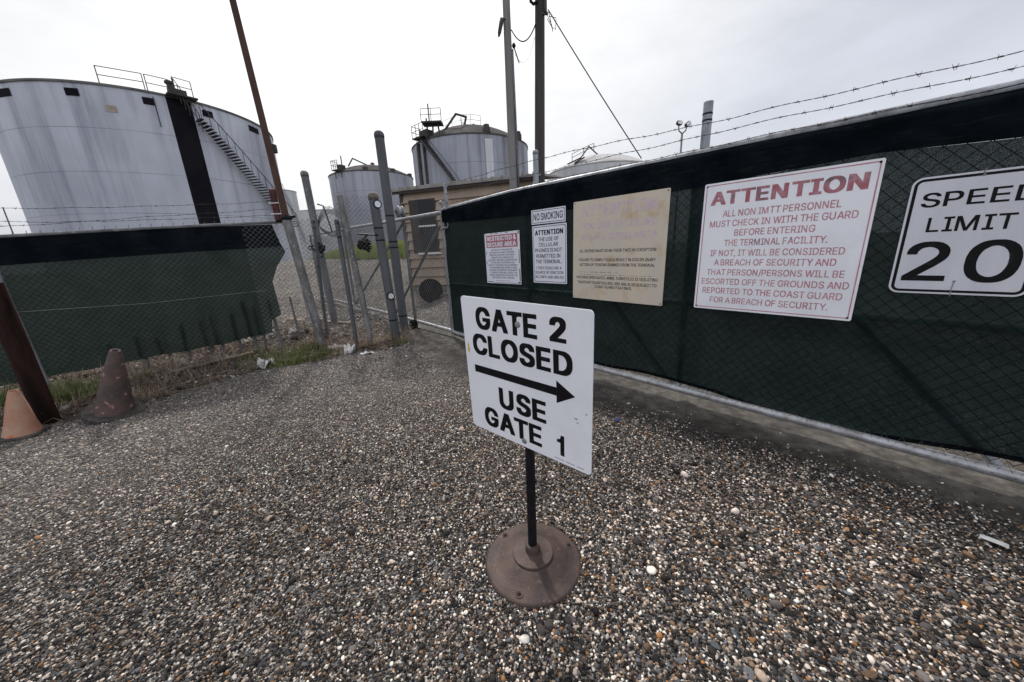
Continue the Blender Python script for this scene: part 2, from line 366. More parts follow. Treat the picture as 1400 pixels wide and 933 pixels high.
xs = axis(-8.5, 6.0, 0.075, 700); ys = axis(-1.0, 12.0, 0.075, 900)
XX, YY = np.meshgrid(xs, ys)
ZZ = gz(XX, YY)
jit = np.zeros_like(ZZ)
dd, tt, ww = edge_d(XX, YY)
near = (np.hypot(XX, YY) < 16)
jit += near * sstep(0.1, 0.6, dd) * rng.normal(0, 0.018, ZZ.shape)
ZZ = ZZ + jit
nx, ny = len(xs), len(ys)
me = bpy.data.meshes.new('ground')
idx = np.arange(nx * ny).reshape(ny, nx)
faces = np.stack([idx[:-1, :-1], idx[:-1, 1:], idx[1:, 1:], idx[1:, :-1]], -1).reshape(-1, 4)
me.from_pydata(np.stack([XX, YY, ZZ], -1).reshape(-1, 3).tolist(), [], faces.tolist())
me.polygons.foreach_set('use_smooth', [True] * len(me.polygons))
dgv = (XX - O_g.x) * n_g.x + (YY - O_g.y) * n_g.y          # + on the camera's side of the gate
sv = (XX - O_g.x) * u_g.x + (YY - O_g.y) * u_g.y
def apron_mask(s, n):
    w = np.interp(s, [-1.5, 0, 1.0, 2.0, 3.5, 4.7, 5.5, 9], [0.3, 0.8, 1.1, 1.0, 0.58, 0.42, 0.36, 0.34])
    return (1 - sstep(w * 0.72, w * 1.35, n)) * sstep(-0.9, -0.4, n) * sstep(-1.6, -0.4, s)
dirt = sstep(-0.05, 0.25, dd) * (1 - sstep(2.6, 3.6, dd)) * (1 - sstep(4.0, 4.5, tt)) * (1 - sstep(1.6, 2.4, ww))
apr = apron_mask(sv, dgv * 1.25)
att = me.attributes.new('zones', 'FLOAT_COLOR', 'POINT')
dark_band = np.exp(-((dgv - np.interp(sv, [-1.5, 0, 2.0, 3.5, 4.7, 9], [0.7, 0.85, 0.85, 0.55, 0.42, 0.36])) / 0.27) ** 2) * sstep(0.4, 1.2, sv)  # darker band of ground running along the gate
cols = np.stack([dirt, apr, dark_band, np.ones_like(dirt)], -1).reshape(-1).astype(np.float32)
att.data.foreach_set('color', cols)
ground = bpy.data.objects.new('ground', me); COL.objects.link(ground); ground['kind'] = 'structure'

def ground_mat():
    m, n, l, b = new_mat('gravel lot')
    b.inputs['Roughness'].default_value = 0.85; b.inputs['Specular IOR Level'].default_value = 0.25
    tcn = N(n, 'ShaderNodeTexCoord'); P = tcn.outputs['Object']
    def pebbles(scale, seed):
        mp = N(n, 'ShaderNodeMapping', Location=(seed, seed * 2, 0), Scale=(1, 1, 0.3)); l.new(P, mp.inputs[0])
        wn_ = N(n, 'ShaderNodeTexNoise', Scale=scale * 0.7, Detail=2.0); l.new(mp.outputs[0], wn_.inputs['Vector'])
        ad = N(n, 'ShaderNodeMix', data_type='VECTOR'); ad.inputs[0].default_value = 0.012
        l.new(mp.outputs[0], ad.inputs[4]); l.new(wn_.outputs['Color'], ad.inputs[5])
        vo = N(n, 'ShaderNodeTexVoronoi', Scale=scale, Randomness=1.0, feature='F1'); l.new(ad.outputs[1], vo.inputs['Vector'])
        sep = N(n, 'ShaderNodeSeparateColor'); l.new(vo.outputs['Color'], sep.inputs[0])
        rp = N(n, 'ShaderNodeValToRGB'); rp.color_ramp.interpolation = 'CONSTANT'
        els = [(0.0, (0.018, 0.017, 0.017)), (0.24, (0.042, 0.040, 0.039)), (0.40, (0.085, 0.081, 0.078)), (0.52, (0.16, 0.15, 0.14)), (0.62, (0.13, 0.092, 0.066)),
               (0.70, (0.25, 0.215, 0.18)), (0.80, (0.42, 0.385, 0.34)), (0.90, (0.62, 0.58, 0.53)), (0.98, (0.24, 0.135, 0.06))]
        cr_ = rp.color_ramp
        cr_.elements[0].position = 0; cr_.elements[0].color = c4(els[0][1]); cr_.elements[1].position = els[1][0]; cr_.elements[1].color = c4(els[1][1])
        for p_, c_ in els[2:]:
            e = cr_.elements.new(p_); e.color = c4(c_)
        l.new(sep.outputs[0], rp.inputs[0])
        return rp.outputs[0], vo.outputs['Distance'], sep.outputs[1]
    c1, d1, r1 = pebbles(62, 0.3)
    c2, d2, r2 = pebbles(120, 5.1)
    # gaps between stones
    mx = N(n, 'ShaderNodeMix', data_type='RGBA'); l.new(c1, mx.inputs[6]); l.new(c2, mx.inputs[7])
    gt = N(n, 'ShaderNodeMath', operation='GREATER_THAN'); gt.inputs[1].default_value = 0.55; l.new(r1, gt.inputs[0]); l.new(gt.outputs[0], mx.inputs[0])
    # dirt and apron zones
    at_ = N(n, 'ShaderNodeAttribute', attribute_name='zones'); sp_ = N(n, 'ShaderNodeSeparateColor'); l.new(at_.outputs['Color'], sp_.inputs[0])
    zn = N(n, 'ShaderNodeTexNoise', Scale=5.0, Detail=8.0, Roughness=0.7); l.new(P, zn.inputs['Vector'])
    gn = N(n, 'ShaderNodeTexNoise', Scale=70.0, Detail=6.0, Roughness=0.75); l.new(P, gn.inputs['Vector'])
    def zone(out, lo, hi):
        s1 = N(n, 'ShaderNodeMath', operation='ADD'); l.new(out, s1.inputs[0])
        q = N(n, 'ShaderNodeMath', operation='MULTIPLY_ADD'); q.inputs[1].default_value = 0.9; q.inputs[2].default_value = -0.45; l.new(zn.outputs['Fac'], q.inputs[0])
        l.new(q.outputs[0], s1.inputs[1])
        r_ = N(n, 'ShaderNodeMapRange'); r_.inputs[1].default_value = lo; r_.inputs[2].default_value = hi; l.new(s1.outputs[0], r_.inputs[0])
        return r_.outputs[0]
    dcol = N(n, 'ShaderNodeValToRGB'); dcol.color_ramp.elements[0].color = (0.022, 0.017, 0.014, 1); dcol.color_ramp.elements[1].color = (0.20, 0.155, 0.12, 1)
    dcol.color_ramp.elements[0].position = 0.36; dcol.color_ramp.elements[1].position = 0.68; l.new(gn.outputs['Fac'], dcol.inputs[0])
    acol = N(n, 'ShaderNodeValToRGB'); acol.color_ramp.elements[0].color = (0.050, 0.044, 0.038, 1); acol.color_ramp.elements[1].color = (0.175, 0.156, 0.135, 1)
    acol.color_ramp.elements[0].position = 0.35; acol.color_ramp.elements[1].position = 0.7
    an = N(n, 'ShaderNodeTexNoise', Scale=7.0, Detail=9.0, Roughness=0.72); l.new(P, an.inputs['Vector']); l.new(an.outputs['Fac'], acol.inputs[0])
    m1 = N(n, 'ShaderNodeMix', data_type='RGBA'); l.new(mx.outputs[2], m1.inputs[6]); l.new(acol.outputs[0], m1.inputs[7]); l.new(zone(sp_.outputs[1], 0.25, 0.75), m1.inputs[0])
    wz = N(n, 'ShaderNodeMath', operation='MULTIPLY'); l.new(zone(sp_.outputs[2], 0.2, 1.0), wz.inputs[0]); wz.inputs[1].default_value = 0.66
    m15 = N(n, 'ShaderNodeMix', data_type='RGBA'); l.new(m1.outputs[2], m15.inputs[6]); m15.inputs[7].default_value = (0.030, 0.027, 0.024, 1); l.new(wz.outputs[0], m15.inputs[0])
    m2 = N(n, 'ShaderNodeMix', data_type='RGBA'); l.new(m15.outputs[2], m2.inputs[6]); l.new(dcol.outputs[0], m2.inputs[7]); l.new(zone(sp_.outputs[0], 0.3, 0.6), m2.inputs[0])
    # broad tone changes of the lot
    bn = N(n, 'ShaderNodeTexNoise', Scale=0.7, Detail=5.0, Roughness=0.6); l.new(P, bn.inputs['Vector'])
    br = N(n, 'ShaderNodeMapRange'); br.inputs[1].default_value = 0.3; br.inputs[2].default_value = 0.7; br.inputs[3].default_value = 0.62; br.inputs[4].default_value = 1.12; l.new(bn.outputs['Fac'], br.inputs[0])
    mn = N(n, 'ShaderNodeTexNoise', Scale=9.0, Detail=7.0, Roughness=0.75); l.new(P, mn.inputs['Vector'])
    mr_ = N(n, 'ShaderNodeMapRange'); mr_.inputs[1].default_value = 0.32; mr_.inputs[2].default_value = 0.68; mr_.inputs[3].default_value = 0.45; mr_.inputs[4].default_value = 1.25; l.new(mn.outputs['Fac'], mr_.inputs[0])
    vq = N(n, 'ShaderNodeVectorMath', operation='SCALE'); l.new(m2.outputs[2], vq.inputs[0]); l.new(mr_.outputs[0], vq.inputs['Scale'])
    vm = N(n, 'ShaderNodeVectorMath', operation='SCALE'); l.new(vq.outputs[0], vm.inputs[0]); l.new(br.outputs[0], vm.inputs['Scale'])
    l.new(vm.outputs[0], b.inputs['Base Color'])
    hm = N(n, 'ShaderNodeMath', operation='MULTIPLY_ADD'); hm.inputs[1].default_value = -1.0; hm.inputs[2].default_value = 1.0; l.new(d1, hm.inputs[0])
    h2 = N(n, 'ShaderNodeMath', operation='SUBTRACT'); l.new(hm.outputs[0], h2.inputs[0]); l.new(d2, h2.inputs[1])
    ia = N(n, 'ShaderNodeMath', operation='SUBTRACT', use_clamp=True); ia.inputs[0].default_value = 1.0; l.new(sp_.outputs[1], ia.inputs[1])
    h3 = N(n, 'ShaderNodeMath', operation='MULTIPLY'); l.new(h2.outputs[0], h3.inputs[0]); l.new(ia.outputs[0], h3.inputs[1])
    h4 = N(n, 'ShaderNodeMath', operation='MULTIPLY_ADD'); h4.inputs[1].default_value = 0.25; l.new(gn.outputs['Fac'], h4.inputs[0]); l.new(h3.outputs[0], h4.inputs[2])
    bp = N(n, 'ShaderNodeBump', Strength=0.9, Distance=0.012); l.new(h4.outputs[0], bp.inputs['Height']); l.new(bp.outputs[0], b.inputs['Normal'])
    return m
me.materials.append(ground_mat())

# ------------------------------------------------------------------ loose stone (stuff): points that carry size, turn and colour; geometry nodes put a stone on each
def inst_mat(name, rough=0.7):
    m, n, l, b = new_mat(name)
    at_ = N(n, 'ShaderNodeAttribute', attribute_name='stone_colour'); at_.attribute_type = 'INSTANCER'
    tcn = N(n, 'ShaderNodeTexCoord')
    nz = N(n, 'ShaderNodeTexNoise', Scale=2.2, Detail=4.0); l.new(tcn.outputs['Object'], nz.inputs['Vector'])
    r_ = N(n, 'ShaderNodeMapRange'); r_.inputs[1].default_value = 0.3; r_.inputs[2].default_value = 0.7; r_.inputs[3].default_value = 0.72; r_.inputs[4].default_value = 1.18; l.new(nz.outputs['Fac'], r_.inputs[0])
    vm = N(n, 'ShaderNodeVectorMath', operation='SCALE'); l.new(at_.outputs['Color'], vm.inputs[0]); l.new(r_.outputs[0], vm.inputs['Scale'])
    l.new(vm.outputs[0], b.inputs['Base Color'])
    b.inputs['Roughness'].default_value = rough; b.inputs['Specular IOR Level'].default_value = 0.2
    return m
M['stone'] = inst_mat('loose stone', 0.85)

def stone_group(name, rugged, sub=2):
    g = bpy.data.node_groups.new(name, 'GeometryNodeTree')
    g.interface.new_socket('Geometry', in_out='INPUT', socket_type='NodeSocketGeometry')
    g.interface.new_socket('Geometry', in_out='OUTPUT', socket_type='NodeSocketGeometry')
    n, l = g.nodes, g.links
    gi = n.new('NodeGroupInput'); go = n.new('NodeGroupOutput')
    join = n.new('GeometryNodeGeometryToInstance')
    for k in range(7):
        ico = n.new('GeometryNodeMeshIcoSphere'); ico.inputs['Radius'].default_value = 0.5; ico.inputs['Subdivisions'].default_value = sub
        ps = n.new('GeometryNodeInputPosition')
        nz = n.new('ShaderNodeTexNoise'); nz.noise_dimensions = '4D'; nz.inputs['W'].default_value = k * 3.7 + 1; nz.inputs['Scale'].default_value = 1.5; nz.inputs['Detail'].default_value = 2.0
        l.new(ps.outputs[0], nz.inputs['Vector'])
        sb = n.new('ShaderNodeVectorMath'); sb.operation = 'SUBTRACT'; sb.inputs[1].default_value = (0.5, 0.5, 0.5); l.new(nz.outputs['Color'], sb.inputs[0])
        sc = n.new('ShaderNodeVectorMath'); sc.operation = 'SCALE'; sc.inputs['Scale'].default_value = rugged; l.new(sb.outputs[0], sc.inputs[0])
        sp_ = n.new('GeometryNodeSetPosition'); l.new(ico.outputs['Mesh'], sp_.inputs['Geometry']); l.new(sc.outputs[0], sp_.inputs['Offset'])
        sm = n.new('GeometryNodeSetShadeSmooth'); l.new(sp_.outputs[0], sm.inputs[0]); sm.inputs['Shade Smooth'].default_value = (rugged < 0.9)
        mt = n.new('GeometryNodeSetMaterial'); mt.inputs['Material'].default_value = M['stone']; l.new(sm.outputs[0], mt.inputs[0])
        l.new(mt.outputs[0], join.inputs[0])
    ip = n.new('GeometryNodeInstanceOnPoints'); ip.inputs['Pick Instance'].default_value = True
    l.new(gi.outputs[0], ip.inputs['Points']); l.new(join.outputs[0], ip.inputs['Instance'])
    def named(nm, typ):
        a = n.new('GeometryNodeInputNamedAttribute'); a.data_type = typ; a.inputs['Name'].default_value = nm
        return a.outputs['Attribute']
    l.new(named('stone_kind', 'INT'), ip.inputs['Instance Index'])
    l.new(named('stone_turn', 'FLOAT_VECTOR'), ip.inputs['Rotation'])
    l.new(named('stone_size', 'FLOAT_VECTOR'), ip.inputs['Scale'])
    l.new(ip.outputs[0], go.inputs[0])
    return g

def scatter(name, group, P, size, turn, col):
    me_ = bpy.data.meshes.new(name); k = len(P)
    me_.vertices.add(k); me_.vertices.foreach_set('co', np.asarray(P, np.float32).ravel())
    for nm, typ, arr, key in (('stone_size', 'FLOAT_VECTOR', size, 'vector'), ('stone_turn', 'FLOAT_VECTOR', turn, 'vector')):
        a = me_.attributes.new(nm, typ, 'POINT'); a.data.foreach_set(key, np.asarray(arr, np.float32).ravel())
    a = me_.attributes.new('stone_kind', 'INT', 'POINT'); a.data.foreach_set('value', rng.integers(0, 7, k).astype(np.int32))
    a = me_.attributes.new('stone_colour', 'FLOAT_COLOR', 'POINT')
    a.data.foreach_set('color', np.concatenate([col, np.ones((k, 1))], 1).astype(np.float32).ravel())
    me_.materials.append(M['stone'])
    o = bpy.data.objects.new(name, me_); COL.objects.link(o); o['kind'] = 'stuff'
    md = o.modifiers.new('stones', 'NODES'); md.node_group = group
    return o

PAL = np.array([(0.014, 0.013, 0.013), (0.026, 0.025, 0.025), (0.050, 0.048, 0.047), (0.095, 0.092, 0.092), (0.19, 0.185, 0.18), (0.095, 0.066, 0.047), (0.19, 0.135, 0.09),
                (0.33, 0.285, 0.235), (0.52, 0.475, 0.42), (0.74, 0.70, 0.65), (0.30, 0.155, 0.06)])
PW = np.array([0.22, 0.20, 0.125, 0.075, 0.05, 0.08, 0.065, 0.07, 0.065, 0.06, 0.02]); PW /= PW.sum(); PAL = PAL * np.array([1.07, 0.97, 0.905]) * 0.95
def pebble_field(r0, r1, dens, med, sig, lo, hi):
    n_ = int(dens * 1.3 * (r1 * r1 - r0 * r0))          # a fan of gravel in front of the gate
    a = rng.uniform(-1.3, 1.3, n_); r = np.sqrt(rng.uniform(r0 * r0, r1 * r1, n_))
    x = r * np.sin(a); y = r * np.cos(a)
    d, t, w = edge_d(x, y)
    nn = (x - O_g.x) * n_g.x + (y - O_g.y) * n_g.y; s = (x - O_g.x) * u_g.x + (y - O_g.y) * u_g.y
    wd_ = np.interp(s, [-1.5, 0, 1.0, 2.0, 3.5, 4.7, 5.5, 9], [0.3, 0.8, 1.1, 1.0, 0.58, 0.42, 0.36, 0.34])
    open_ = sstep(0.38, 1.55, nn / wd_ + 0.16 * np.sin(x * 6.1 + 2 * np.sin(y * 3.7))) ** 1.5
    keep = rng.random(n_) < np.maximum(open_, 1 - sstep(-1.6, -0.5, s)) * 1.02 + 0.02
    keep &= rng.random(n_) > sstep(-0.06, 0.14, d) * 0.93
    keep &= (nn > 0.02) | (s < -0.4)
    tone = 0.5 * np.sin(x * 1.7 + 1.1 * np.sin(y * 1.3)) * np.sin(y * 1.9 + 1.3 * np.sin(x * 0.8))
    tone += 0.35 * np.sin(x * 4.3 + 1.7 * np.sin(y * 2.9)) * np.sin(y * 4.7 + 1.2 * np.sin(x * 3.1))
    keep &= rng.random(n_) < 0.82 + 0.34 * tone
    keep &= np.hypot(x - 0.053, y - 1.357) > 0.228
    x, y, tone = x[keep], y[keep], tone[keep]; k = len(x)
    L = np.clip(rng.lognormal(math.log(med), sig, k), lo, hi)
    L = np.minimum(L * (0.92 + 0.34 * sstep(-0.6, 1.2, x) * (1 - sstep(1.8, 3.2, np.hypot(x, y)))), hi * 1.15)
    fl = rng.random(k) < np.where(L > 0.017, 0.6, 0.16)                                       # flat slate chips among the rounded pebbles
    A = np.where(fl, rng.uniform(0.5, 0.85, k), rng.uniform(0.62, 0.95, k)); B = np.where(fl, rng.uniform(0.14, 0.26, k), rng.uniform(0.42, 0.72, k))
    size = np.stack([L, L * A, L * B], 1)
    turn = np.stack([rng.normal(0, 0.22, k), rng.normal(0, 0.22, k), rng.uniform(0, 6.283, k)], 1)
    c = PAL[rng.choice(len(PAL), k, p=PW)] * rng.uniform(0.75, 1.25, (k, 1))
    c[(L < med * 0.85) & (rng.random(k) < 0.5)] *= 0.35              # grit and crushed fines are dark
    c[fl & (rng.random(k) < 0.85)] = np.array((0.085, 0.088, 0.094)) * 1.0
    c[fl] *= rng.uniform(0.5, 1.6, (fl.sum(), 1))
    far_ = sstep(2.4, 4.6, np.hypot(x, y))[:, None]
    c = c * (1 - 0.35 * far_) + np.array((0.245, 0.222, 0.203)) * 0.48 * far_            # stone colour blends to an even grey with distance
    c = np.clip(c * (1 + 0.30 * tone)[:, None], 0.006, 0.8)
    P = np.stack([x, y, gz(x, y) + size[:, 2] * rng.uniform(0.12, 0.42, k)], 1)
    return P, size, turn, c
parts_ = [pebble_field(0.35, 2.4, 19000, 0.0098, 0.30, 0.005, 0.021), pebble_field(0.35, 2.4, 230, 0.023, 0.30, 0.017, 0.050),
          pebble_field(2.4, 4.2, 12000, 0.0105, 0.32, 0.006, 0.023), pebble_field(2.4, 6.5, 70, 0.028, 0.28, 0.02, 0.055), pebble_field(4.2, 7.2, 5600, 0.0130, 0.32, 0.007, 0.028)]
P_, S_, T_, C_ = [np.concatenate([p[i] for p in parts_]) for i in range(4)]
scatter('gravel', stone_group('pebble stones', 0.42), P_, S_, T_, C_)

# broken rubble along the left fence and behind it
k = 32000
t = np.concatenate([rng.uniform(-1.2, 4.6, 22000), rng.uniform(2.2, 4.4, k - 22000)]); w = np.concatenate([rng.uniform(-1.2, 3.4, 22000), rng.uniform(-0.6, 2.0, k - 22000)])
x = O_f.x + u_f.x * t - n_f.x * w; y = O_f.y + u_f.y * t - n_f.y * w
d, _, _ = edge_d(x, y)
keep = (d > 0.05) & (rng.random(k) < np.where(d > 0.8, 1.0, 0.25))
x, y = x[keep], y[keep]; k = len(x)
L = np.clip(rng.lognormal(math.log(0.024), 0.6, k), 0.008, 0.15)
size = np.stack([L, L * rng.uniform(0.5, 0.9, k), L * rng.uniform(0.25, 0.6, k)], 1)
turn = np.stack([rng.normal(0, 0.4, k), rng.normal(0, 0.4, k), rng.uniform(0, 6.283, k)], 1)
RP = np.array([(0.10, 0.095, 0.09), (0.19, 0.18, 0.17), (0.30, 0.285, 0.265), (0.50, 0.48, 0.46), (0.10, 0.07, 0.05), (0.045, 0.038, 0.034)])
c = RP[rng.choice(6, k, p=[0.18, 0.19, 0.17, 0.13, 0.18, 0.15])] * rng.uniform(0.7, 1.25, (k, 1))
scatter('rubble', stone_group('broken stones', 1.0, 1), np.stack([x, y, gz(x, y) + size[:, 2] * 0.25], 1), size, turn, c)

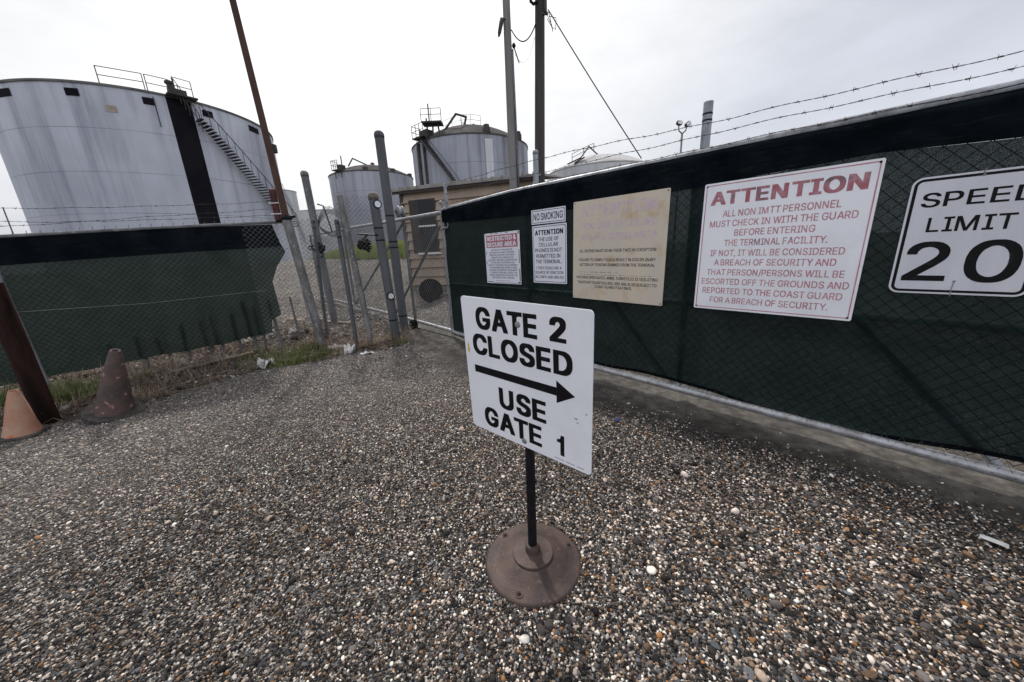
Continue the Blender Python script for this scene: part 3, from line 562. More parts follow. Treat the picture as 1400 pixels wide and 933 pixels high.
# letter outlines: advance, width, loops of x,y
BOLD={'A':(516,524,[[1,0,145,0,195,130,328,130,379,0,523,1,521,47,336,509,184,508,4,52,0,40],[231,223,261,306,293,223]]),'B':(493,435,[[1,0,302,1,338,8,372,21,391,33,413,55,426,77,434,107,434,185,429,209,417,231,406,246,392,258,379,267,401,291,413,318,416,341,414,404,409,426,396,451,389,460,358,486,339,495,319,502,278,509,0,508],[142,92,142,213,209,212,236,206,261,192,283,169,293,146,281,125,261,107,246,100,218,94],[142,303,142,416,198,416,221,412,246,401,261,387,271,370,273,359,267,346,248,324,225,311,202,304]]),'C':(547,510,[[60,63,94,33,115,20,138,9,174,-1,218,-7,318,-7,364,0,382,5,414,18,441,36,459,51,483,80,501,115,510,147,509,187,368,187,363,169,354,152,336,128,304,105,285,98,265,92,246,98,221,109,204,121,181,143,167,163,156,185,146,217,141,243,141,265,146,292,156,323,169,348,186,371,205,389,228,403,264,416,289,410,306,402,328,387,353,359,363,339,368,321,509,321,510,362,499,400,477,437,449,466,416,489,386,502,352,511,319,515,215,515,179,511,138,499,115,489,94,476,60,446,39,418,20,384,7,345,0,294,0,214,7,164,26,113,39,90]]),'D':(539,479,[[1,0,256,0,301,5,344,17,372,30,409,57,430,78,446,101,460,128,473,171,479,213,479,298,471,346,456,391,444,412,426,437,404,459,389,469,356,488,332,497,291,506,266,509,0,508],[142,92,141,416,195,415,232,407,259,395,279,382,303,359,320,331,331,301,339,260,336,229,324,188,311,163,297,144,271,121,244,107,214,98,176,92]]),'E':(455,392,[[1,0,393,1,392,92,141,93,142,211,373,211,372,303,142,303,141,416,389,416,389,509,0,508]]),'F':(447,386,[[1,0,141,1,142,204,363,205,362,296,141,297,141,416,385,416,385,509,0,508]]),'G':(557,515,[[63,59,89,36,109,22,141,8,162,1,188,-4,219,-7,316,-7,361,-1,396,9,416,18,442,34,470,60,497,99,511,143,514,163,514,275,244,275,244,183,369,182,356,152,344,136,329,121,308,107,269,92,244,99,219,111,201,124,177,148,156,185,146,217,141,243,141,265,150,308,159,330,176,359,184,370,218,398,245,411,264,416,291,408,318,393,347,363,359,345,368,321,511,321,511,362,500,399,477,437,445,469,412,490,381,503,356,510,316,515,212,515,165,509,126,495,92,476,61,449,39,420,27,400,19,381,7,345,0,294,0,214,6,171,17,131,37,92]]),'H':(554,474,[[1,0,141,1,142,213,332,213,333,1,474,1,474,509,333,508,332,306,142,306,141,508,0,508]]),'I':(337,315,[[1,0,316,1,316,92,229,93,229,416,316,417,315,509,0,508,0,417,87,416,87,93,0,92]]),'J':(433,380,[[36,36,52,22,74,9,109,-3,145,-7,236,-7,271,-3,304,8,325,20,350,42,361,57,370,74,380,115,379,509,239,508,239,160,230,128,223,117,211,104,191,92,175,100,159,115,149,132,143,152,141,199,0,198,0,122,4,93,17,60]]),'K':(503,466,[[1,0,141,1,141,153,171,182,312,0,466,1,466,40,277,283,464,468,464,509,304,509,142,348,141,508,0,508]]),'L':(430,378,[[1,0,379,1,378,92,141,93,141,509,0,508]]),'M':(665,585,[[1,0,139,1,139,202,226,0,358,0,444,199,444,1,584,0,584,508,416,508,294,215,170,507,168,509,1,509]]),'N':(560,480,[[1,0,141,1,142,267,326,0,480,1,479,509,339,508,338,240,154,509,0,508]]),'O':(570,530,[[61,61,85,40,111,22,135,11,162,1,188,-4,218,-7,312,-7,364,0,402,13,435,32,452,45,471,64,490,88,504,113,523,164,530,218,530,291,523,345,510,384,497,409,480,434,444,470,405,494,382,503,358,510,316,515,215,515,179,511,138,499,98,478,61,447,37,416,19,380,7,345,0,294,0,214,7,164,20,125,27,110,39,90],[204,121,177,148,156,185,146,217,141,243,144,285,150,308,160,333,171,352,187,372,204,387,221,399,239,408,266,416,288,410,324,390,346,370,361,348,376,321,386,287,389,268,389,240,386,222,376,188,354,150,324,119,309,109,291,100,265,92,231,104]]),'P':(481,426,[[1,0,141,1,142,171,272,171,304,175,332,183,355,194,378,209,394,226,414,259,423,287,426,306,424,387,417,414,404,441,391,458,362,482,336,495,321,501,274,509,0,508],[142,264,141,416,195,416,216,412,238,404,263,385,270,376,280,355,283,338,277,318,269,302,255,287,242,278,225,270,194,264]]),'Q':(570,530,[[61,61,85,40,111,22,135,11,162,1,188,-4,218,-7,329,-5,361,-43,504,-43,504,-3,459,52,471,64,490,88,510,125,519,148,527,186,530,218,529,309,523,345,504,396,491,418,476,439,444,470,405,494,382,503,358,510,316,515,215,515,179,511,138,499,98,478,61,447,37,416,19,380,7,345,0,294,0,214,7,164,20,125,27,110,39,90],[204,121,177,148,156,185,146,217,141,243,144,285,150,308,160,333,171,352,187,372,204,387,221,399,239,408,266,416,288,410,324,390,346,370,361,348,376,321,386,287,389,268,389,240,386,222,376,188,365,167,349,186,206,186,206,146,243,101,231,104]]),'R':(486,445,[[1,0,141,1,142,182,186,182,189,180,294,0,444,1,444,42,350,200,382,220,401,240,417,269,426,304,426,384,420,412,409,438,399,453,369,480,354,489,324,501,275,509,0,508],[142,275,141,416,206,415,238,406,255,395,270,380,279,364,283,350,283,339,277,322,266,305,242,287,221,279,198,275]]),'S':(483,447,[[40,39,75,14,96,5,131,-4,162,-8,286,-8,318,-4,362,9,396,29,423,55,439,81,447,114,446,190,439,213,424,235,401,257,366,277,318,294,224,318,192,331,178,340,164,352,157,366,164,381,181,399,204,412,226,419,258,407,281,389,294,370,299,349,439,349,440,392,433,425,417,453,400,471,384,484,344,503,298,514,158,514,128,509,104,501,81,490,61,477,34,450,23,430,16,409,14,327,23,298,36,279,68,252,108,232,136,223,216,203,265,186,290,169,299,160,304,148,299,134,279,112,255,98,224,88,186,101,163,119,151,135,142,166,1,166,0,121,6,93,19,65]]),'T':(485,462,[[162,0,301,1,301,416,462,416,462,509,0,508,1,416,161,416]]),'U':(554,474,[[40,53,68,29,98,12,142,-3,189,-8,285,-8,338,-1,374,11,396,22,414,34,434,53,451,76,460,92,469,114,474,146,474,509,333,508,333,194,330,176,323,155,306,128,289,113,275,104,258,96,239,91,214,98,184,115,169,128,159,142,150,157,144,175,141,190,141,508,0,508,0,144,10,101,24,73]]),'V':(516,524,[[188,0,338,0,340,2,523,466,522,509,379,509,377,507,264,204,146,508,0,508,0,468,3,460]]),'W':(723,730,[[139,0,291,1,365,252,439,1,591,0,727,457,730,467,730,508,588,509,586,507,520,267,516,252,514,252,441,507,439,509,291,509,220,262,217,252,215,252,144,507,142,509,1,509,0,467]]),'X':(511,515,[[1,0,151,0,256,141,264,134,364,0,514,1,513,43,350,260,357,273,504,467,504,509,355,509,258,379,164,509,11,508,11,468,167,262,167,259,0,40]]),'Y':(508,516,[[188,0,329,1,329,192,516,468,515,509,365,509,258,349,152,509,0,508,0,468,187,193]]),'Z':(475,436,[[2,0,436,1,435,92,186,93,434,426,434,509,0,508,1,416,249,416,3,85]]),'0':(490,435,[[56,45,85,20,101,11,128,0,171,-7,264,-7,302,-1,339,13,370,36,396,68,416,109,426,143,431,175,434,205,434,304,430,343,420,387,399,435,379,463,356,484,336,497,308,509,266,515,168,515,145,513,109,502,84,488,61,468,37,437,27,418,14,385,4,341,0,300,0,209,4,167,16,118,37,70],[198,103,181,118,169,135,156,161,143,210,139,258,147,320,161,360,180,389,199,407,219,416,234,408,251,393,273,362,283,337,290,309,294,280,296,244,291,208,283,172,273,147,260,126,242,107,218,92]]),'1':(490,392,[[1,0,391,1,391,90,277,90,276,509,122,509,10,433,11,331,88,331,134,362,136,362,136,90,1,90]]),'2':(490,403,[[1,0,403,1,402,92,204,93,291,176,341,229,376,275,390,308,394,331,394,396,386,430,376,449,361,467,339,486,319,498,286,510,252,515,146,515,118,511,92,503,58,485,37,467,19,442,7,416,3,396,2,333,139,333,143,360,154,385,174,406,196,418,216,411,239,393,250,376,254,360,249,343,240,327,213,293,0,84]]),'3':(490,426,[[31,47,55,26,78,13,98,5,128,-3,162,-7,264,-7,298,-3,338,9,369,26,399,53,417,84,426,115,426,190,417,222,397,255,368,281,329,299,293,306,406,425,405,509,26,508,26,416,209,416,113,316,113,229,179,228,206,224,231,216,249,206,266,190,277,173,283,157,280,140,273,127,261,114,242,100,212,90,182,101,160,119,147,140,142,161,1,161,0,117,3,99,10,78,19,63]]),'4':(490,451,[[0,98,241,98,242,0,380,1,380,97,450,98,450,189,380,190,379,332,261,333,347,467,346,509,208,509,206,507,0,186],[171,190,241,300,241,190]]),'5':(490,408,[[36,40,71,14,91,5,118,-3,151,-7,248,-7,286,-1,308,5,328,14,356,34,377,56,387,70,400,97,409,140,409,202,406,223,396,255,383,279,366,300,352,312,331,327,308,337,269,347,161,347,160,356,168,416,384,416,384,509,36,508,7,275,7,234,64,227,145,227,162,238,195,250,225,236,244,218,259,196,266,175,266,164,260,146,247,125,229,107,202,92,196,92,182,99,156,121,144,139,139,159,1,159,0,114,4,92,19,61]]),'6':(490,403,[[40,43,56,28,76,14,92,7,116,-1,154,-7,249,-7,286,-1,322,12,345,26,366,45,380,64,396,97,403,136,401,209,396,234,381,264,370,280,349,299,314,319,275,328,231,330,336,468,335,509,189,509,74,355,40,305,11,250,0,202,0,134,4,109,13,84,24,63],[176,104,163,117,151,132,143,152,140,167,146,186,160,210,178,227,202,238,222,228,243,209,257,185,261,172,261,159,256,142,246,125,222,101,201,91]]),'7':(490,406,[[36,0,179,0,181,2,406,413,405,509,0,508,1,416,241,416,36,42]]),'8':(490,426,[[31,45,52,28,69,17,96,5,126,-3,162,-7,264,-7,312,0,356,17,381,33,396,47,407,61,419,82,426,110,424,188,417,211,404,234,397,243,369,267,391,293,404,323,407,341,406,410,399,434,381,462,368,476,344,493,318,505,279,514,146,514,111,506,84,494,64,481,39,455,27,435,20,413,19,338,27,306,41,283,57,267,51,264,29,243,19,230,6,204,0,176,0,113,3,97,9,80,17,64],[171,107,151,127,143,147,147,161,161,182,184,200,212,212,239,202,255,191,271,173,283,148,273,126,264,115,246,101,218,90,199,92],[191,323,170,343,160,367,167,384,184,403,209,418,216,418,235,408,253,392,263,375,264,362,249,335,228,319,212,312]]),'9':(490,403,[[68,0,214,0,341,172,366,209,384,243,394,268,403,312,403,368,396,409,380,443,361,467,335,489,311,502,281,511,252,515,149,515,121,511,95,503,59,484,34,460,13,428,4,404,0,379,0,309,6,279,19,248,33,229,54,209,86,191,112,183,129,181,171,179,67,40],[174,286,156,305,147,321,141,337,141,351,147,367,164,393,182,408,202,418,221,408,239,393,256,367,263,343,251,312,240,296,222,281,205,271,198,271]]),'&':(484,481,[[27,47,49,26,68,14,105,0,134,-5,252,-7,289,-1,321,9,329,0,480,1,480,40,426,101,441,136,449,167,450,246,315,246,314,227,284,259,312,279,340,305,356,327,366,355,367,417,363,441,347,470,331,486,315,497,298,505,264,513,145,513,111,505,89,494,67,476,54,459,44,435,41,420,41,355,46,334,53,317,66,296,80,279,46,253,27,234,14,217,3,190,0,175,1,101,11,70],[164,107,151,121,144,134,143,142,156,165,169,178,236,103,214,92,202,88,195,88,181,95],[196,361,186,379,183,388,190,401,205,415,217,405,224,392,210,371]]),'.':(224,169,[[10,11,22,1,38,-4,131,-4,146,1,160,13,169,31,169,85,164,97,148,113,126,120,42,120,24,115,7,101,0,84,0,31,3,22]]),',':(224,176,[[1,-111,124,-110,176,61,175,105,30,105,0,-67]]),'/':(286,298,[[1,-71,134,-70,297,488,296,531,165,531,163,529,0,-30]]),'(':(310,224,[[88,-88,223,-88,223,-45,189,23,164,85,147,148,140,198,143,252,159,331,187,418,206,462,223,495,222,536,88,536,86,534,63,495,44,453,24,393,10,334,0,254,0,167,9,101,21,51,37,7,57,-36]]),')':(310,224,[[1,-88,136,-88,164,-42,186,5,203,52,213,89,221,139,224,177,224,248,217,317,207,366,183,445,156,505,136,536,0,536,0,496,17,464,37,418,67,325,79,269,84,221,81,175,71,125,43,40,17,-16,0,-48]])}
MEDIUM={'A':(491,469,[[1,0,91,0,93,2,141,137,328,137,379,1,469,1,467,24,282,509,184,508,4,30,0,17],[168,209,234,404,266,305,301,209]]),'B':(467,381,[[1,0,231,0,265,4,296,12,318,22,336,35,361,61,371,81,380,113,380,169,374,194,363,218,351,233,326,254,300,266,324,279,340,295,353,316,360,341,360,399,354,422,341,448,334,458,304,485,285,495,265,502,224,509,0,508],[88,72,88,224,189,224,216,221,236,216,255,206,277,186,283,178,293,155,294,133,290,120,281,106,261,87,238,77,205,72],[88,293,88,437,198,437,215,434,232,428,246,420,264,401,271,388,276,371,273,352,267,338,257,324,234,305,214,297,194,293]]),'C':(521,455,[[60,66,94,35,115,21,138,10,174,-1,218,-7,279,-6,328,6,359,19,375,29,399,48,414,64,433,91,447,121,456,154,455,171,368,171,363,153,350,128,336,110,315,93,292,80,261,70,241,68,216,70,192,77,166,90,149,102,123,131,106,160,96,186,89,218,86,249,91,306,101,339,114,366,131,389,151,408,174,423,209,437,235,441,254,439,282,433,306,422,328,406,344,389,360,363,368,337,455,337,456,354,453,368,441,401,429,425,414,444,385,473,362,488,339,499,298,511,265,515,198,514,166,509,138,499,115,488,85,467,54,436,39,414,26,390,7,337,0,284,0,225,7,172,20,131,39,95]]),'D':(513,424,[[1,0,202,0,254,7,289,18,331,40,363,67,383,92,406,135,419,179,424,223,424,288,421,314,413,354,406,375,390,407,364,442,329,471,302,486,278,496,225,507,0,508],[88,72,87,436,182,437,211,433,239,424,272,406,297,384,313,361,329,325,337,287,339,238,334,207,324,172,311,146,297,126,271,102,244,87,214,77,176,72]]),'E':(429,338,[[1,0,339,1,338,72,87,73,88,221,319,222,318,293,88,293,87,436,335,437,335,509,0,508]]),'F':(421,332,[[1,0,87,1,88,214,309,215,308,286,87,287,87,436,331,437,331,509,0,508]]),'G':(531,461,[[63,61,95,33,109,23,141,8,188,-4,219,-7,262,-7,312,0,342,10,362,19,399,46,426,75,443,104,457,150,460,171,459,264,244,264,244,192,373,191,370,169,363,149,351,128,337,110,308,87,284,76,255,69,226,69,189,79,165,91,146,105,123,131,106,160,96,186,89,218,86,249,87,278,91,306,104,346,114,366,130,388,154,410,191,431,232,441,252,439,276,434,299,424,312,416,339,392,356,367,368,337,456,337,456,361,439,408,411,447,378,477,341,498,314,507,288,513,262,515,212,515,185,513,144,502,109,485,82,466,50,432,27,395,19,375,7,337,0,284,0,225,6,179,17,138,37,96]]),'H':(528,420,[[1,0,87,1,88,224,332,224,333,1,420,1,419,509,333,508,332,296,88,296,87,508,0,508]]),'I':(311,261,[[1,0,261,1,261,72,174,73,174,436,261,437,261,509,0,508,1,437,87,436,87,73,1,72]]),'J':(407,326,[[36,38,52,23,74,10,109,-3,145,-7,201,-6,236,3,262,15,278,26,296,44,307,60,320,91,326,121,325,509,239,508,239,143,234,121,227,104,211,84,188,70,165,65,139,70,129,75,112,87,97,107,89,135,86,184,1,184,0,128,4,97,17,63]]),'K':(478,411,[[1,0,87,1,87,161,148,224,312,0,411,1,411,17,213,285,404,484,410,491,409,509,304,509,136,334,88,279,87,508,0,508]]),'L':(404,324,[[1,0,324,1,324,72,87,73,86,509,0,508]]),'M':(639,531,[[1,0,84,1,85,348,109,284,226,0,304,0,306,2,419,280,444,348,444,1,529,0,530,508,416,508,296,208,266,123,241,196,116,507,114,509,1,509]]),'N':(534,426,[[1,0,87,1,86,372,136,290,326,1,426,1,425,509,339,508,338,141,311,186,100,508,0,508]]),'O':(544,476,[[61,64,94,35,118,19,145,7,188,-4,218,-7,258,-7,309,0,351,15,381,33,398,47,427,79,441,102,456,131,469,172,476,229,476,280,473,312,463,357,443,404,416,443,376,478,335,500,289,513,262,515,215,515,186,513,145,502,111,485,84,466,50,430,21,381,7,337,0,284,0,225,7,172,20,131,39,95],[149,102,127,125,111,149,101,169,90,209,86,249,87,278,91,306,101,339,117,370,133,390,149,406,176,424,209,437,234,441,261,438,281,433,318,413,346,388,361,366,376,337,386,301,390,266,390,243,386,208,376,172,354,132,324,100,302,86,271,73,241,68,216,70,182,82]]),'P':(455,371,[[1,0,87,1,88,180,218,180,261,187,278,192,315,213,340,237,353,256,367,294,371,321,371,368,367,395,359,421,346,444,319,473,296,488,266,500,219,509,0,508],[88,252,88,437,204,435,238,424,263,404,270,395,280,372,284,339,280,317,273,299,255,276,242,267,225,258,204,253]]),'Q':(544,476,[[61,64,85,41,111,23,135,11,162,1,199,-6,258,-7,289,-4,322,4,361,-46,450,-45,450,-28,394,45,417,67,436,92,456,131,464,155,473,196,476,229,476,280,473,312,463,357,443,404,416,443,376,478,335,500,289,513,262,515,215,515,186,513,145,502,111,485,84,466,50,430,21,381,7,337,0,284,0,225,7,172,20,131,39,95],[149,102,127,125,111,149,101,169,90,209,86,249,87,278,91,306,101,339,117,370,133,390,149,406,176,424,209,437,234,441,261,438,281,433,318,413,346,388,361,366,376,337,386,301,390,266,390,243,386,208,376,172,361,143,339,115,295,170,206,170,206,153,267,75,265,72,235,68,205,73,176,84]]),'R':(460,391,[[1,0,87,1,88,191,186,191,294,0,390,1,390,19,284,204,319,224,347,252,363,283,371,319,371,378,363,415,354,435,340,455,321,474,306,484,269,500,221,509,0,508],[88,264,88,437,206,435,238,426,255,415,266,404,280,378,284,360,284,338,274,307,255,285,229,271,198,264]]),'S':(457,393,[[40,41,75,15,118,-1,162,-8,232,-8,281,0,316,14,335,25,352,39,374,66,384,85,391,110,393,165,384,198,363,230,328,257,299,271,264,283,186,303,138,322,124,332,110,345,104,354,100,370,106,393,117,410,132,423,149,433,169,439,202,444,241,435,272,417,289,399,294,388,299,366,385,366,386,386,383,407,370,439,345,470,314,492,272,509,244,514,172,515,141,511,111,503,81,489,61,475,43,458,30,440,16,404,14,343,23,313,36,292,68,264,108,243,136,234,216,213,265,195,281,185,299,168,307,144,306,133,299,115,287,100,274,88,258,79,236,70,209,65,185,65,146,75,116,93,97,117,88,149,1,149,1,115,9,89,23,61]]),'T':(459,408,[[162,0,247,1,247,436,408,437,408,509,0,508,1,437,161,436]]),'U':(528,420,[[40,56,68,30,98,12,142,-3,189,-8,251,-7,278,-3,302,4,342,23,359,36,380,56,397,79,406,96,414,120,420,153,419,509,333,508,333,179,329,154,316,124,306,110,289,94,258,76,234,69,214,66,175,72,141,87,129,95,110,115,96,140,91,153,87,175,87,508,0,508,0,151,10,106,24,77]]),'V':(491,469,[[188,0,284,0,286,2,467,484,468,509,379,509,377,507,267,201,236,106,203,207,91,508,0,508,0,491,3,483]]),'W':(697,676,[[139,0,237,1,338,365,349,320,439,1,536,0,673,479,676,490,676,508,588,509,586,507,488,131,387,507,385,509,291,509,188,131,163,234,90,507,88,509,1,509,0,490]]),'X':(485,461,[[1,0,96,0,193,133,231,191,260,144,364,0,460,1,459,20,286,262,450,490,449,509,355,509,270,390,231,330,201,378,109,509,11,508,11,491,167,274,176,259,0,17]]),'Y':(483,462,[[188,0,274,1,274,201,461,491,461,509,365,509,271,363,232,296,98,509,0,508,0,491,187,202]]),'Z':(449,382,[[2,0,381,1,381,72,113,73,154,128,380,447,379,509,0,508,1,437,269,437,3,64]]),'0':(464,380,[[56,48,85,21,101,11,128,0,171,-7,209,-7,236,-4,261,3,285,14,309,32,334,60,354,96,371,150,380,215,380,294,371,359,353,415,333,450,302,482,268,503,236,513,212,515,168,515,124,507,96,495,74,478,46,447,27,414,14,379,3,321,0,290,1,198,10,144,21,107,37,74],[144,83,127,99,114,117,101,144,93,173,84,237,87,303,93,335,103,368,114,392,126,408,154,433,172,441,196,444,219,437,241,423,263,397,279,366,287,338,294,294,296,231,293,202,287,171,273,129,260,107,242,87,215,70,194,65,169,69]]),'1':(464,337,[[1,0,337,1,336,69,223,70,222,509,122,509,10,429,11,347,34,347,128,415,136,418,136,70,1,69]]),'2':(464,348,[[1,0,349,1,348,72,126,73,237,184,287,240,321,288,336,323,340,348,340,390,331,426,321,446,307,465,285,485,265,498,232,510,198,515,146,515,118,511,92,503,58,484,37,465,19,439,11,424,4,399,1,377,2,350,85,350,89,378,93,390,106,413,119,426,132,434,162,444,179,444,192,441,205,437,226,424,239,413,250,395,256,375,256,360,249,335,240,319,220,291,174,241,0,63]]),'3':(464,372,[[31,49,48,33,68,19,111,1,145,-6,209,-7,244,-3,284,10,315,28,344,56,363,88,371,121,370,184,356,223,343,243,321,264,302,276,282,286,261,293,217,298,351,446,351,509,26,508,26,437,231,436,113,306,113,240,179,239,206,235,231,227,249,216,270,194,280,175,286,149,280,122,273,108,259,93,231,75,191,65,158,69,138,76,118,88,106,100,97,113,88,144,1,144,0,122,7,89,19,66]]),'4':(464,396,[[0,103,241,102,241,1,326,1,326,102,396,103,396,173,326,175,325,323,241,323,241,174,100,175,291,487,292,509,208,509,206,507,0,171]]),'5':(464,354,[[36,42,71,15,108,0,151,-7,194,-7,232,-1,254,6,274,15,302,36,329,67,340,88,350,117,354,147,354,187,346,231,334,258,319,281,298,303,285,312,266,323,236,334,215,339,149,339,128,334,102,325,101,337,114,437,329,437,329,509,36,508,7,263,7,245,64,238,91,238,108,250,134,261,158,267,186,265,216,253,244,229,259,205,267,176,267,154,264,140,253,114,243,100,229,87,212,76,191,68,175,65,142,72,119,84,96,110,87,129,85,142,1,142,1,108,9,84,19,64]]),'6':(464,348,[[40,45,64,23,84,11,106,1,138,-6,195,-7,232,-1,268,12,291,28,311,48,326,67,339,93,344,113,349,143,349,178,341,220,323,259,295,289,259,310,221,319,160,321,281,491,281,509,189,509,74,348,33,283,16,248,3,207,0,187,0,140,4,114,13,88,24,66],[122,84,109,97,97,114,86,147,84,165,87,182,100,212,124,238,146,250,159,254,182,256,214,245,229,234,243,219,257,194,261,180,264,161,263,149,256,124,250,113,229,87,214,76,191,66,175,64,158,66,139,73]]),'7':(464,351,[[36,0,125,0,127,2,351,433,351,509,0,508,1,437,254,436,36,19]]),'8':(464,372,[[31,48,62,22,89,8,109,1,145,-6,209,-7,258,0,302,18,326,35,341,49,357,71,367,95,371,115,371,164,367,184,354,214,343,230,322,250,294,266,323,288,337,307,346,325,353,357,351,406,344,430,327,460,304,482,282,496,246,510,212,515,159,515,131,511,104,503,71,485,49,465,34,446,23,419,19,399,19,354,21,338,27,321,41,296,59,278,77,266,51,252,29,230,10,200,3,178,0,160,0,118,3,102,9,84,17,67],[116,87,100,104,91,120,87,135,87,150,93,169,103,186,118,202,129,210,142,217,168,225,204,225,222,220,239,211,255,200,271,182,283,155,283,131,270,103,246,82,226,72,206,66,174,65,145,72],[136,314,116,335,109,349,104,366,104,378,110,397,123,417,136,428,155,438,186,445,216,438,242,423,256,407,263,393,267,375,263,350,249,327,228,310,214,303,191,297,166,300]]),'9':(464,348,[[68,0,159,0,163,3,297,196,330,255,340,281,347,312,349,361,344,393,334,424,314,457,292,480,272,493,242,507,198,515,149,515,121,511,95,503,65,486,44,469,21,440,7,408,0,372,1,312,11,276,19,261,33,240,59,216,94,198,112,192,144,188,190,189,67,17],[119,275,101,295,90,319,86,337,84,349,87,368,101,401,110,413,128,428,142,437,158,442,176,445,209,435,228,423,239,413,249,399,260,372,264,346,260,323,251,302,240,285,228,274,214,264,188,254,168,253,155,256,138,263]]),'&':(458,426,[[27,49,49,28,68,15,105,0,134,-6,198,-7,235,-1,269,10,294,22,302,29,307,27,329,0,426,1,426,17,423,21,363,91,363,95,379,121,390,153,396,187,396,233,315,234,311,193,302,163,217,262,221,267,258,293,286,320,306,353,313,385,311,426,306,446,299,460,276,485,261,496,244,504,209,513,145,513,124,509,96,498,76,484,61,468,51,451,44,432,41,415,41,372,44,356,57,324,71,302,91,278,91,276,59,252,36,230,14,202,4,180,0,158,1,106,11,74],[109,87,97,102,90,115,86,133,87,144,94,162,109,182,146,213,250,93,214,72,178,62,164,62,141,68,126,75],[162,328,139,359,129,379,126,396,133,417,144,430,165,442,184,445,199,439,217,425,224,413,227,396,219,375,210,364,191,347]]),'.':(199,114,[[10,12,22,1,38,-4,76,-4,96,4,109,17,114,32,114,64,110,77,103,86,85,98,72,101,42,101,29,98,19,93,7,81,0,63,0,32,3,23]]),',':(199,122,[[1,-116,70,-115,121,64,121,86,30,85,0,-95]]),'/':(260,243,[[1,-75,80,-74,239,495,243,512,242,532,165,532,163,530,3,-45,0,-56]]),'(':(284,170,[[88,-93,169,-92,169,-73,134,-1,110,64,93,131,86,183,87,252,96,309,104,348,133,439,151,484,169,519,168,538,88,538,83,531,57,482,33,417,16,353,4,290,0,241,0,175,10,99,21,53,37,8,57,-38]]),')':(284,170,[[1,-93,82,-93,84,-91,110,-44,137,20,153,70,164,124,170,186,170,236,166,287,156,346,140,407,123,457,101,505,82,538,0,537,0,520,11,500,33,450,61,363,76,299,84,231,83,171,71,106,43,17,17,-42,0,-75]])}

BOLD['1'] = (300, 240, [[0, 318, 0, 392, 62, 398, 108, 424, 134, 509, 240, 509, 240, 0, 112, 0, 112, 318]])
# ------------------------------------------------------------------ lettering: own outlines, filled and laid on the sign sheet
def letters(lines, tf, W, H, m, parent, name='lettering', thick=0.0008, n0=0.0):
    """lines: (font, text, u0, u1, v_base, v_cap) in fractions of the sign from its upper left corner"""
    for font, text, u0, u1, vb, vc in lines:
        V = []; F = []
        cu = bpy.data.curves.new('line', 'CURVE'); cu.dimensions = '2D'; cu.fill_mode = 'BOTH'; cu.extrude = 0.0
        pen = 0; width = 0
        for ch in text:
            if ch == ' ': pen += 150; continue
            adv, wd, loops = font[ch]
            for lp in loops:
                sp_ = cu.splines.new('POLY'); k = len(lp) // 2
                sp_.points.add(k - 1); sp_.use_cyclic_u = True
                for i in range(k): sp_.points[i].co = (pen + lp[2 * i], lp[2 * i + 1], 0, 1)
            width = pen + wd; pen += adv
        o = bpy.data.objects.new('line', cu)
        me_ = bpy.data.meshes.new_from_object(o)
        b = len(V)
        sx = (u1 - u0) * W / width; sy = (vb - vc) * H / 509.0
        V += [tf(u0 * W + v.co.x * sx, n0 + thick, -vb * H + v.co.y * sy) for v in me_.vertices]
        F += [tuple(i + b for i in p.vertices) for p in me_.polygons]
        bpy.data.meshes.remove(me_); bpy.data.objects.remove(o); bpy.data.curves.remove(cu)
        mb = MB(); mb.v = [tuple(v) for v in V]; mb.f = F; mb.build(name, m, parent)

def round_rect(w, h, r, x0=0, y0=0, seg=5):
    P = []
    for cx, cy, a0 in ((w - r, -r, 90), (w - r, -h + r, 0), (r, -h + r, -90), (r, -r, 180)):
        for k in range(seg + 1):
            a = R(a0 - 90 * k / seg); P.append((x0 + cx + r * math.cos(a), y0 + cy + r * math.sin(a)))
    return P

def ring_faces(mb, outer, inner, n):
    k = len(outer)
    mb.add([(a, n, z) for a, z in outer] + [(a, n, z) for a, z in inner], [(i, (i + 1) % k, k + (i + 1) % k, k + i) for i in range(k)])

def sheet(parent, tf, W, H, r, m, name='panel', th=0.003):
    mb = MB(tf); mb.prism(round_rect(W, H, r), th)
    # prism runs towards +n: shift so that the face is at n=0
    mb.v = []; mb.f = []
    mb.tf = lambda a, n, z: tf(a, n - th, z)
    mb.prism(round_rect(W, H, r), th)
    return mb.build(name, m, parent)

def border(parent, tf, W, H, inset, wd, m, r=0.01, n=0.0006, name='border'):
    mb = MB(tf)
    ring_faces(mb, round_rect(W - 2 * inset, H - 2 * inset, r, inset, -inset), round_rect(W - 2 * inset - 2 * wd, H - 2 * inset - 2 * wd, max(r - wd, 0.002), inset + wd, -inset - wd), n)
    return mb.build(name, m, parent)

def bolts(parent, tf, pts, r=0.006, m=None, name='bolt'):
    for a, z in pts:
        mb = MB()
        c0 = Vector(tf(a, 0, z)); nn = (Vector(tf(a, 1, z)) - c0).normalized()
        rot = nn.to_track_quat('Z', 'Y').to_matrix()
        mb.lathe([(r, 0), (r, 0.002), (r * 0.7, 0.004), (r * 0.2, 0.005)], c0, 10, rot)
        mb.build(name, m or M['galv'], parent, True)

